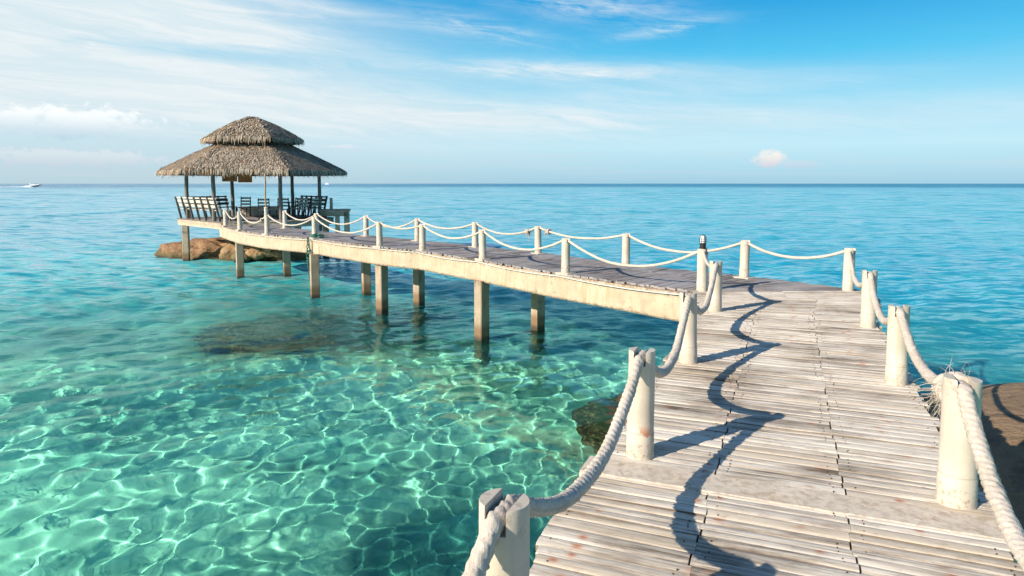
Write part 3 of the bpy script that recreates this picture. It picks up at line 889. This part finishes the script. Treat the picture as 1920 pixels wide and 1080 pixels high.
def thatch_roof(r0, z0, r1, z1, rows, per_m, name, bulge=.0, fringe=.22, seed=3):
    rr = random.Random(seed)
    A = PA - .03
    PC = Vector((-11.58, 30.5))
    def hexp(r, k, a=PA): return (PC.x + r*math.cos(a + k*PI/3), PC.y + r*math.sin(a + k*PI/3))
    base = MB()
    # solid underlay shell
    def ring(r, z): return [(*hexp(r, k, A), z) for k in range(6)]
    NS = 6
    prof = []
    for i in range(NS+1):
        t = i/NS; prof.append((lerp(r0, r1, t), lerp(z0, z1, t) + bulge*math.sin(PI*t)))
    vs = []; 
    for r, z in prof: vs += ring(r, z - .05)
    for r, z in prof: vs += ring(max(r-.02, .001), z - .16)
    fs = []
    for s_ in (0, (NS+1)*6):
        for i in range(NS):
            for k in range(6):
                q = (s_+i*6+k, s_+i*6+(k+1) % 6, s_+(i+1)*6+(k+1) % 6, s_+(i+1)*6+k)
                fs.append(q if s_ == 0 else q[::-1])
    for k in range(6):
        o = (NS+1)*6; fs.append((k, o+k, o+(k+1) % 6, (k+1) % 6)); o2 = NS*6; fs.append((o2+k, o2+(k+1) % 6, o+o2+(k+1) % 6, o+o2+k))
    base.add(vs, fs)
    root = base.build(name, M['thatch_under'])
    lv = MB()
    for row in range(rows):
        t = row/(rows-1)
        for k in range(6):
            r, z = lerp(r0, r1, t), lerp(z0, z1, t) + bulge*math.sin(PI*t)
            a, b = Vector((*hexp(r, k, A), z)), Vector((*hexp(r, k+1, A), z))
            e = b - a; m_ = (a+b)/2; inward = Vector((PC.x - m_.x, PC.y - m_.y, 0)).normalized()
            slope = (inward*(r0-r1)*math.cos(PI/6) + Vector((0,0,z1-z0))).normalized()
            nrm = e.cross(slope).normalized()
            if nrm.z < 0: nrm = -nrm
            n = max(3, int(e.length*per_m))
            for _ in range(n):
                f = rr.random(); p = a + e*f
                up = rr.uniform(.22, .42); dn = rr.uniform(.02, .16)
                if row == 0: dn = rr.uniform(.05, fringe) * (1.5 if rr.random() < .07 else 1)
                w = rr.uniform(.005, .017)
                edir = (e.normalized() + slope*rr.gauss(0, .10)).normalized()
                sd_ = (slope + e.normalized()*rr.gauss(0, .22)).normalized()
                if r < .35: sd_ = slope
                lift = rr.uniform(.0, .07) + .005
                top = p + sd_*min(up, (1-t)*(r0-r1)*1.3 + .05) - nrm*.01
                if row == 0:
                    droop = Vector((0,0,-1))*dn - inward*dn*.35 + e.normalized()*rr.gauss(0, .012)
                    mid_ = p + nrm*lift - sd_*.03
                    tip = mid_ + droop
                else:
                    mid_ = p + nrm*lift
                    tip = mid_ - sd_*dn - nrm*rr.uniform(-.02, .03)
                lv.add([top-edir*w*.6, top+edir*w*.6, mid_+edir*w, mid_-edir*w, tip+edir*w*.35, tip-edir*w*.35], [(0,1,2,3), (3,2,4,5)])
    # caps along the hips
    for k in range(6):
        for _ in range(int(per_m*1.6*(r0-r1))):
            t = rr.random(); r = lerp(r0, r1, t); z = lerp(z0, z1, t) + bulge*math.sin(PI*t) + .05
            p = Vector((*hexp(r, k, A), z)); sl = (Vector((*hexp(r1, k, A), z1)) - Vector((*hexp(r0, k, A), z0))).normalized()
            sdv = sl.cross(Vector((0,0,1))).normalized()*rr.choice((-1, 1))
            tip = p + sdv*rr.uniform(.08, .22) - sl*rr.uniform(.05, .2) + Vector((0,0,-rr.uniform(.03, .10)))
            w = sl*rr.uniform(.006, .016)
            lv.add([p-w, p+w, tip+w*.4, tip-w*.4], [(0,1,2,3)])
    lo = lv.build('thatch', M['thatch']); lo.parent = root
    return root
low = thatch_roof(4.0, 2.17, 1.35, 3.45, 28, 120, 'lower_roof', .03, .26, 3); under_pav(low)
upp = thatch_roof(2.14, 3.58, .12, 4.54, 18, 120, 'upper_roof', .10, .26, 5); under_pav(upp)
mb = MB(); mb.prism([hexp(1.2, k) for k in range(6)], 3.35, 3.95); under_pav(mb.build('roof_neck', M['thatch_under']))
# small cap at the peak
mb = MB(); lathe(mb, [(4.42, .20), (4.52, .17), (4.58, .10), (4.61, .02)], 14, (PC.x, PC.y)); under_pav(mb.build('roof_peak', M['thatch_under'], None, True))

# bamboo pole lashed to a post
x, y = LP['L11']
pole = empty('bamboo_pole', (x, y, .5), label='thin bamboo pole lashed upright to a rope post and reaching the thatch', cat='pole')
mb = MB(); ps = [(-.03 + .01*math.sin(k), .02, -.05 + k*.17) for k in range(10)]; mb.tube(ps, [.024 + (.004 if k % 2 else 0) for k in range(10)], 10); mb.build('cane', M['bamboo'], pole, True)
mb = MB()
for i in range(6): mb.tube([(.045*math.cos(a)-.02, .045*math.sin(a)+.01, .13 + i*.045 + .01*math.sin(a)) for a in np.linspace(0, 2*PI, 14)], .019, 7, False)
mb.build('lashing', M['cable'], pole, True)

# hanging board under the roof
sg = empty('hanging_board', (-12.6, 31.2, 1.95), math.radians(6), label='brown board hanging under the thatch between two roof posts', cat='board')
mb = MB(); mb.box((-.35, 0, 0), (.66, .03, .42), bev=.004); mb.box((.33, .012, -.02), (.62, .03, .46), bev=.004); mb.build('panel', M['plywood'], sg)
for sx in (-.6, 0, .6):
    mb = MB(); mb.tube([(sx, 0, .19), (sx, 0, .62)], .008, 6); mb.build('hanger', M['cable'], sg)

# slatted benches and chairs
def bench(loc, rz, length, label, mats=('wood_pale', 'wood_grey'), depth=.5, nup=6, lean=.15):
    """bench along local X, sitting side towards +Y, back leaning out towards -Y"""
    t = empty('slatted_bench', loc, rz, label=label, cat='bench', group='benches round the hut')
    mb = MB()
    for j in range(4): mb.box((0, .08 + j*.115, .44), (length, .095, .03), bev=.004)
    mb.build('seat', M[mats[0]], t)
    mb = MB()
    for z, h in ((.93, .06), (.78, .13), (.60, .12)):
        mb.box((0, -.02 - (z-.44)*lean/.5*1.0 + .03, z), (length+.04, .028, h), 0, 0, math.atan(lean/.5)*1.0, bev=.003)
    mb.build('backrest', M[mats[0]], t)
    for i in range(nup):
        xx = -length/2 + .05 + i*(length-.1)/(nup-1)
        m2 = MB(); m2.beam((xx, .04, .0), (xx, -.02-(.97-.44)*lean/.5, .97), .045, .09, bev=.004); m2.build('upright', M[mats[1]], t)
        if i in (0, nup-1):
            m3 = MB(); m3.box((xx, .46, .215), (.05, .06, .43), bev=.004); m3.build('leg', M[mats[1]], t)
    return t
def edge_frame(k, r):
    a, b = Vector(hexp(r, k)), Vector(hexp(r, k+1)); m_ = (a+b)/2
    inward = (PC - m_).normalized(); rz = math.atan2(inward.y, inward.x) - PI/2
    return m_, rz, (b-a).length
pa_, pb_ = Vector((-14.93, 30.42)), Vector((-11.85, 27.42)); m_ = (pa_+pb_)/2; e_ = (pb_-pa_); rz = math.atan2(e_.y, e_.x)
bench((m_.x, m_.y, ZP), rz, e_.length, 'sunlit slatted bench with leaning back on the left edge of the hut', ('wood_brightened', 'wood_grey'), nup=7)
m_, rz, L_ = edge_frame(2, 3.0); bench((m_.x, m_.y, ZP), rz, L_*.85, 'dark slatted bench along the back left edge of the hut', ('wood_dark', 'wood_dark'))
m_, rz, L_ = edge_frame(0, 3.0); bench((m_.x, m_.y, ZP), rz, L_*.9, 'dark slatted bench along the back right edge of the hut', ('wood_dark', 'wood_dark'))
def chair_proto():
    t = empty('slatted_chair', (0,0,0))
    mb = MB()
    for j in range(4): mb.box((0, .06 + j*.11, .43), (.46, .095, .028), bev=.004)
    mb.build('seat', M['wood_pale'], t)
    mb = MB()
    for z in (.58, .72, .86): mb.box((0, -.005-(z-.43)*.16, z), (.46, .022, .08), 0, 0, .16, bev=.003)
    mb.build('backrest', M['wood_pale'], t)
    for sx in (-.22, .22):
        mb = MB(); mb.beam((sx, .02, 0), (sx, -.075, .92), .035, .05, bev=.003); mb.build('leg', M['wood_dark'], t)
        mb = MB(); mb.box((sx, .43, .21), (.04, .045, .42), bev=.003); mb.build('leg', M['wood_dark'], t)
    return t
proto = chair_proto()
CH = [((-12.55, 31.9), 180, 'dark chair standing alone left of the middle of the hut'),
      ((-10.62, 29.0), 205, 'pale-edged chair just right of the bamboo pole'),
      ((-10.0, 29.6), 190, 'chair between the two right-hand front roof posts'),
      ((-9.65, 30.6), 150, 'chair with its back to the open sea behind the right front roof post'),
      ((-9.1, 29.45), 30, 'chair in front of the right bench, left of its neighbour at the edge'),
      ((-8.75, 30.0), 60, 'chair at the right edge of the hut next to the last roof post')]
def copy_tree(o, parent=None):
    c = o.copy(); COL.objects.link(c); c.parent = parent
    for ch in list(o.children): copy_tree(ch, c)
    return c
for i, ((x, y), a, lab) in enumerate(CH):
    o = proto if i == 0 else copy_tree(proto)
    o.location = (x, y, ZP); o.rotation_euler = (0, 0, math.radians(a)); tag(o, lab, 'chair', 'slatted chairs in the hut')
# table on the right side of the hut
tb = empty('table', (-9.35, 30.15, ZP), math.radians(20), label='dark slatted table among the chairs on the right of the hut', cat='table')
mb = MB()
for j in range(6): mb.box((0, -.3+j*.12, .72), (1.3, .105, .03), bev=.004)
mb.build('tabletop', M['wood_dark'], tb)
for sx in (-.55, .55):
    for sy in (-.25, .25):
        mb = MB(); mb.box((sx, sy, .35), (.07, .07, .70), bev=.004); mb.build('leg', M['wood_dark'], tb)
# raised step block at the back of the floor
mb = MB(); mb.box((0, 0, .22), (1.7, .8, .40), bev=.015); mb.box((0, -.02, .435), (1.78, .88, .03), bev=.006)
o = mb.build('low_platform', M['wood_brightened']); o.location = (-12.15, 32.6, ZP); o.rotation_euler = (0,0,PA); tag(o, 'low pale box seat at the back of the hut floor behind the bamboo pole', 'platform')
# landing frame right of the hut
ld = empty('landing_frame', (-8.15, 31.2, -.2), math.radians(10), label='small concrete landing frame standing in the sea right of the hut', cat='landing')
mb = MB(); mb.box((0, 0, .62), (1.35, .9, .10), bev=.01); mb.box((-.05, -.35, .46), (1.2, .14, .20), bev=.01); mb.build('slab', M['concrete'], ld)
for sx, sy in ((.52, -.32), (.52, .32), (.12, -.30), (-.5, .3)):
    mb = MB(); mb.box((sx, sy, -.9), (.2, .2, 2.94), bev=.01); mb.build('leg', M['concrete'], ld)
mb = MB(); mb.tube([(0,0,0), (.01,0,.3), (0,.01,.55)], [.075, .07, .072], 12)
o = mb.build('mooring_stake', M['wood_pale'], None, True, 40); o.location = (-8.30, 31.1, .44); tag(o, 'wooden stake standing on the landing frame right of the hut', 'stake')

# ------------------------------------------------------------------ rocks
def rock(name, c, s, rz, mat, label, seed, amp=.22, freq=1.1, sub=5, cracks=0.0, cat='rock', power=1.0, zmax=None):
    import bmesh
    bm = bmesh.new(); bmesh.ops.create_icosphere(bm, subdivisions=sub, radius=1)
    sz = min(s[0], s[1])
    for v in bm.verts:
        d = v.co.normalized()
        sc = Vector((d.x*s[0], d.y*s[1], d.z*s[2]))*freq/sz*1.6
        n = mnoise.fractal(sc + Vector((seed*7.1, seed*3.3, seed)), .9, 2.0, 6)
        n2 = mnoise.ridged_multi_fractal(sc*.8 + Vector((seed, 0, 4)), 1, 2, 3, 1, 2)
        k = 1 + amp*n - cracks*max(0, n2-1.1)*.25
        p = Vector((d.x*s[0]*k, d.y*s[1]*k, (abs(d.z)**power)*(1 if d.z > 0 else -1)*s[2]*k))
        if zmax is not None:
            lim = zmax - c[2] + .05*mnoise.fractal(Vector((p.x*2.3, p.y*2.3, seed)), .9, 2, 4)
            if p.z > lim: p.z = lim + (p.z-lim)*.06
        v.co = p
    me = bpy.data.meshes.new(name); bm.to_mesh(me); bm.free()
    me.polygons.foreach_set('use_smooth', [True]*len(me.polygons)); me.materials.append(mat)
    o = bpy.data.objects.new(name, me); COL.objects.link(o); o.location = c; o.rotation_euler = (0, 0, math.radians(rz))
    tag(o, label, cat, 'rocks in the sea'); RECV.append(o)
    return o
rock('boulder', (-14.1, 32.0, -2.25), (3.45, 2.0, 1.26), -14, M['rock_brown'], 'large smooth brown boulder under the left side of the hut', 3, .17, 1.3, 6, .6)
rock('boulder', (-12.1, 31.6, -2.2), (2.0, 1.5, 1.42), 10, M['rock_orange'], 'orange cracked boulder under the middle of the hut', 8, .20, 1.2, 5, .6)
rock('boulder', (-10.6, 31.0, -2.45), (2.0, 1.4, 1.35), -14, M['rock_olive'], 'mossy olive boulder in the shade of the jetty next to the hut', 5, .18, 1.0, 5, .5)
for i, (x, y, z, s_, lab) in enumerate([(-11.3, 29.75, -1.45, .36, 'small orange stone wedged between the boulders, beside the first far pile'), (-10.75, 29.9, -1.38, .30, 'small stone on the olive boulder just right of the first far pile'),
                        (-10.3, 29.75, -1.42, .26, 'smallest pale stone on top of the olive boulder'), (-11.9, 29.8, -1.65, .45, 'dark wet stone at the waterline below the orange boulder')]):
    rock('stone', (x, y, z), (s_*1.2, s_, s_*.75), 30*i, [M['rock_orange'], M['rock_orange'], M['rock_brown'], M['rock_olive']][i], lab, 12+i, .2, 1.0, 4)
rock('reef', (-5.95, 16.4, -2.9), (1.65, 1.35, 1.3), 8, M['rock_olive'], 'dark brown reef lying just under the water in front of the piles', 21, .16, 1.6, 6, .4, 'reef', zmax=-1.87)
rock('reef', (-3.6, 19.3, -3.0), (1.8, 1.6, 1.05), 20, M['rock_olive'], 'dark reef patch under water among the piles', 23, .16, 1.6, 5, .4, 'reef', zmax=-1.90)
rock('rock', (2.4, 9.9, -2.45), (1.4, 1.5, .96), 20, M['rock_olive'], 'yellow-brown rock breaking the water left of the near deck', 26, .16, 1.4, 6, .5)
rock('shore_rock', (8.6, 6.9, -3.0), (5.5, 4.9, 2.15), 0, M['rock_sand'], 'broad sandy brown rock in the shade at the lower right beside the deck', 31, .05, .7, 6, .1, power=.8)

# ------------------------------------------------------------------ boats on the horizon
def at_angle(px, dist): return ((px-960)/1270*dist, dist)
bt = empty('speedboat', (*at_angle(66, 640), ZW), math.radians(2), label='white speedboat with a dark hull racing along the horizon at far left', cat='boat')
mb = MB()
secs = [(-7, 1.7, .1, 1.5), (-4, 2.0, 0, 1.6), (0, 2.0, .05, 1.8), (4, 1.4, .5, 2.2), (7.2, .1, 2.1, 2.9)]
vs = []
for x, w, zb, zt in secs: vs += [(x, -w, zt), (x, -w*.8, zb+.3), (x, 0, zb-.2), (x, w*.8, zb+.3), (x, w, zt)]
fs = [(i*5+k, i*5+k+1, i*5+6+k, i*5+5+k) for i in range(4) for k in range(4)] + [(i*5, i*5+5, i*5+9, i*5+4) for i in range(4)] + [(0,1,2,3,4)]
mb.add(vs, fs); mb.build('hull', M['white_hull'], bt)
mb = MB(); mb.add([(-2,-2.03,.5),(3.8,-1.52,.75),(6.9,-.25,2.2),(6.9,-.22,2.55),(3.8,-1.5,1.75),(-2,-2.06,1.1)], [(0,1,4,5),(1,2,3,4)]); mb.build('stripe', M['navy_hull'], bt)
mb = MB(); mb.box((1.5, 0, 2.2), (9, 3.0, .5), 0, -.05, 0, bev=.1); mb.box((-1.0, 0, 2.9), (4.5, 2.4, 1.0), bev=.25); mb.build('cabin', M['white_hull'], bt)
mb = MB(); mb.box((-.8, 0, 3.05), (3.6, 2.5, .42), bev=.05); mb.build('window', M['black_metal'], bt)
mb = MB()
bx0, by0 = at_angle(58, 640)
vs, fs = [], []
NW = 90
for i in range(NW+1):
    t = i/NW; x = bx0 + 4 - t*75; w = 2.0 + t*6; h = 2.4*math.exp(-t*9) + .7*(1-t*.5)
    for j, s_ in enumerate((-1, -.5, 0, .5, 1)):
        zz = ZW - .1 + h*max(0, (1-abs(s_)**1.5))*(.7 + .5*mnoise.noise(Vector((i*.6, j*1.7, 2))))
        vs.append((x, by0 + s_*w, zz))
for i in range(NW):
    for j in range(4): fs.append((i*5+j, i*5+j+1, i*5+6+j, i*5+5+j))
mb.add(vs, fs); tag(mb.build('wake', M['foam'], None, True), 'white foaming wake trailing behind the speedboat', 'wake', kind='stuff')
b2 = empty('distant_boat', (*at_angle(615, 2300), ZW), label='tiny white boat on the horizon just right of the thatched roof', cat='boat')
mb = MB(); mb.prism([(-8,-2.5),(5,-2.5),(9,0),(5,2.5),(-8,2.5)], .2, 3.0); mb.build('hull', M['white_hull'], b2)
mb = MB(); mb.box((-1.5, 0, 4.0), (7, 3.4, 2.0), bev=.3); mb.build('cabin', M['white_hull'], b2)

# ------------------------------------------------------------------ sea bed
NB = 160
gx = np.linspace(-1, 1, NB); gy = np.linspace(-1, 1, NB)
BX, BY = np.meshgrid(gx, gy)
SX = -4 + 62*np.sign(BX)*np.abs(BX)**2.0; SY = 14 + 62*np.sign(BY)*np.abs(BY)**2.0
SZ = np.empty_like(SX)
for i in range(NB):
    for j in range(NB):
        x, y = SX[i, j], SY[i, j]
        n1 = mnoise.fractal(Vector((x*.22, y*.22, 1.7)), 1, 2, 4)
        dist = math.hypot(x+4, y-6)
        SZ[i, j] = -3.62 + n1*.28 - max(0, dist-14)*.035 - max(0, x-3)*.05
ii = np.arange(NB*NB).reshape(NB, NB)
FB = np.stack([ii[:-1,:-1], ii[:-1,1:], ii[1:,1:], ii[1:,:-1]], -1).reshape(-1, 4)
m, g, p = new_mat('sand_bed')
P = posn(g); px, py, pz = g.sep(P)
n1 = g.noise(P, .35, 5, .6, .4); n2 = g.noise(P, 3.5, 5, .7); n3 = g.noise(P, 1.1, 5, .65, .6)
c = g.ramp(n2, [(.35, (.48, .66, .53)), (.6, (.66, .84, .66))])
def spot(x0, y0, rx, ry):
    return ((((px-x0)/rx).sq() + ((py-y0)/ry).sq())*-1).exp()
patch = (spot(-.55, 7.5, 1.35, 1.1)*1.35 + spot(.5, 5.2, 1.2, 1.4)*.9 + spot(-3.6, 9.8, 1.3, .5)*.55 + spot(-5.2, 7.2, 1.0, .5)*.0 + spot(-5.5, 17.2, 2.6, 2.2)*1.1 + spot(-3.5, 19.5, 3, 3)*.9 + spot(2.6, 10, 2, 2.0)*.8 + spot(1.5, 17, 4.5, 3.5)*.5)
c = g.mix((patch + (n3-.5)*1.1*patch).step(.25, .75)*.9, c, (.025, .12, .13))
c = g.mix(n1.step(.46, .66)*.65, c, (.13, .32, .27))
g.link(c, p.inputs['Base Color']); p.inputs['Roughness'].default_value = 1; p.inputs['Specular IOR Level'].default_value = 0
bed = np_mesh('sea_bed', np.stack([SX, SY, SZ], -1).reshape(-1, 3), FB, m); tag(bed, kind='structure'); RECV.append(bed)
for o in RECV: o.cycles.is_caustics_receiver = True

# ------------------------------------------------------------------ sea surface
rad = [0.6, 1.6, 2.6]
r = 3.0
while r < 420:
    rad.append(r); r += max(.027, .0058*r)
while r < 26000:
    rad.append(r); r *= 1.22
rad.append(30000)
rad = np.array(rad)
fine_a = np.radians(np.arange(-50, 50, .20))           # dense sector out to sea, coarse all round the rest
coarse_a = np.radians(np.arange(52, 308, 4.0))
ang = np.concatenate([fine_a, coarse_a])
R_, A_ = np.meshgrid(rad, ang, indexing='ij')
WX, WY = R_*np.sin(A_), R_*np.cos(A_)
WZ = np.zeros_like(WX)
wr = np.random.default_rng(5)
cell = np.maximum(.027, .0058*R_)
ga = np.clip(1 - (np.abs((A_+PI) % (2*PI) - PI) - .80)/.1, 0, 1)
for (n, lo, hi, slope, spread, main) in ((64, .17, .46, .0060, PI, 0.0), (44, .46, 1.1, .0064, PI, 0.0), (34, 1.0, 3.2, .0115, 1.0, .45), (22, 3.2, 11, .0095, .55, .35)):
    for i in range(n):
        lam = math.exp(wr.uniform(math.log(lo), math.log(hi))); k = 2*PI/lam; th = main + wr.uniform(-spread, spread)
        if lo >= 1: th += PI/2*1.0
        a = slope/k
        fade = np.clip((lam/cell - 3.0)/2.5, 0, 1)
        # the ripples are livelier further out than in the sheltered shallows
        if lo >= 1: live = .12 + 1.2*np.clip((R_-9)/14, 0, 1)
        else: live = 1.0 + 3.2*np.clip((R_-10)/12, 0, 1)
        WZ += a*np.sin(k*(WX*math.cos(th) + WY*math.sin(th)) + wr.uniform(0, 7))*fade*ga*live
nr, na = WX.shape
ii = np.arange(nr*na).reshape(nr, na); jj = np.roll(ii, -1, axis=1)
FW = np.stack([ii[:-1], jj[:-1], jj[1:], ii[1:]], -1).reshape(-1, 4)
V_ = np.stack([WX, WY, WZ + ZW], -1).reshape(-1, 3)
m = bpy.data.materials.new('sea_water'); m.use_nodes = True; nt = m.node_tree; nt.nodes.clear(); g = G(nt)
out = g.n('ShaderNodeOutputMaterial')
P = posn(g); px, py, pz = g.sep(P)
dist = (px*px + py*py)._m('SQRT')
nA = g.noise(g.comb(px*.05, py*.11, 0.), 1, 5, .6, .3); nB = g.noise(g.comb(px*.30, py*.55, 3.), 1, 5, .6, .4)
nC = g.noise(g.comb(px*.012, py*.035, 9.), 1, 5, .6)
rightness = (px*.7 + py*.35 - 2).step(2, 13)
# wind ripples as noise: sky reflections and dark troughs painted into body colour
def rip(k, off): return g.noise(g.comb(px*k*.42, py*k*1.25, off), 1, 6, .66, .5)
ripple_tone = ((rip(3.4, 12.)-.5)*dist.step(9, 16)*dist.rstep(26, 50)*.9 + (rip(1.5, 0.)-.5)*dist.step(10, 24)*dist.rstep(50, 120)*1.25 + (rip(.42, 3.)-.5)*dist.step(30, 80)*dist.rstep(160, 420)*1.15
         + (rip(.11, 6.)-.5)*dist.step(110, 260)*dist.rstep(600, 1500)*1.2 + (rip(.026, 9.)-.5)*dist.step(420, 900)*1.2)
body_near = g.mix(rightness, (.07, .56, .53), (.015, .34, .47))
body_far = g.mix((px/(dist+1)).step(-.55, .25), (.30, .60, .64), (.14, .52, .60))  # left tones paler, near and far: reflected pale sky put into the colour
body = g.mix(dist.step(20, 60), body_near, body_far)
body = g.mix(((nB.step(.42, .72)*.5)*(1-dist.step(40, 160))).clamp(), body, (.03, .48, .46))
body = g.mix((ripple_tone*-7.0).clamp()*.75, body, (.008, .24, .36))
body = g.mix((ripple_tone*8).clamp()*.65, body, (.42, .78, .80))
body = g.mix((nC.step(.48, .66)*.35*dist.step(60, 300)).clamp(), body, (.015, .30, .44))
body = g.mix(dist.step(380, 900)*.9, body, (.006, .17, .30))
bmp = g.n('ShaderNodeBump'); bmp.inputs['Strength'].default_value = 1.0; bmp.inputs['Distance'].default_value = 1.0
w1 = g.noise(g.comb(px*.9, py*1.5, 0.), 1, 4, .6, .3); w2 = g.noise(g.comb(px*.16, py*.34, 2.), 1, 5, .62, .3); w3 = g.noise(g.comb(px*.02, py*.05, 4.), 1, 5, .6)
hh = g.noise(g.comb(px*2.2, py*3.0, 1.), 1, 4, .6, .4)*.055*dist.rstep(40, 90) + w1*.26*dist.step(10, 35)*dist.rstep(90, 260) + w2*1.0*dist.step(45, 130) + w3*3.0*dist.step(250, 900)
g.link(hh, bmp.inputs['Height'])
bm2 = g.n('ShaderNodeBump'); bm2.inputs['Strength'].default_value = 1.0; bm2.inputs['Distance'].default_value = 1.0
g.link((g.noise(g.comb(px*2.2, py*3.0, 1.), 1, 4, .6, .4)*.045 + g.noise(g.comb(px*.9, py*1.7, 5.), 1, 3, .6, .4)*.05)*dist.step(9, 20), bm2.inputs['Height'])
glass = g.n('ShaderNodeBsdfGlass'); g.link(bm2.outputs[0], glass.inputs['Normal']); glass.inputs['IOR'].default_value = 1.333; glass.inputs['Roughness'].default_value = 0.0
glass.inputs['Color'].default_value = (.62, .93, .85, 1)
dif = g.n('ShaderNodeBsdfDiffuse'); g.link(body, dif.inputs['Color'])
scat = (.05 + dist.step(13, 38)*.62 + rightness*.45*(1 - dist.rstep(6, 10)) - nB.step(.45, .7)*.18*dist.rstep(14, 30)).clamp().min(.9)
mixn = g.n('ShaderNodeMixShader'); g.link(scat, mixn.inputs[0]); g.link(glass.outputs[0], mixn.inputs[1]); g.link(dif.outputs[0], mixn.inputs[2])
gl = g.n('ShaderNodeBsdfGlossy'); gl.inputs['Roughness'].default_value = .12; gl.inputs['Color'].default_value = (1, 1, 1, 1); g.link(bmp.outputs[0], gl.inputs['Normal'])
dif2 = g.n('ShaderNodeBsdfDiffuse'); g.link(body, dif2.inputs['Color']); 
fr = g.n('ShaderNodeFresnel'); fr.inputs[0].default_value = 1.333; g.link(bmp.outputs[0], fr.inputs['Normal'])
fc = ((g.x(fr.outputs[0])*1.1).min(.58) + ripple_tone*2.8).clamp()*(1 - dist.step(380, 900)*(px/(dist+1)).step(-.5, .1)*.5)
mixf = g.n('ShaderNodeMixShader'); g.link(fc, mixf.inputs[0]); g.link(dif2.outputs[0], mixf.inputs[1]); g.link(gl.outputs[0], mixf.inputs[2])
mm = g.n('ShaderNodeMixShader'); g.link(dist.step(15, 36)*1.0, mm.inputs[0]); g.link(mixn.outputs[0], mm.inputs[1]); g.link(mixf.outputs[0], mm.inputs[2])
g.link(mm.outputs[0], out.inputs[0])
sea = np_mesh('sea', V_, FW, m); tag(sea, kind='structure')
sea.cycles.is_caustics_caster = True
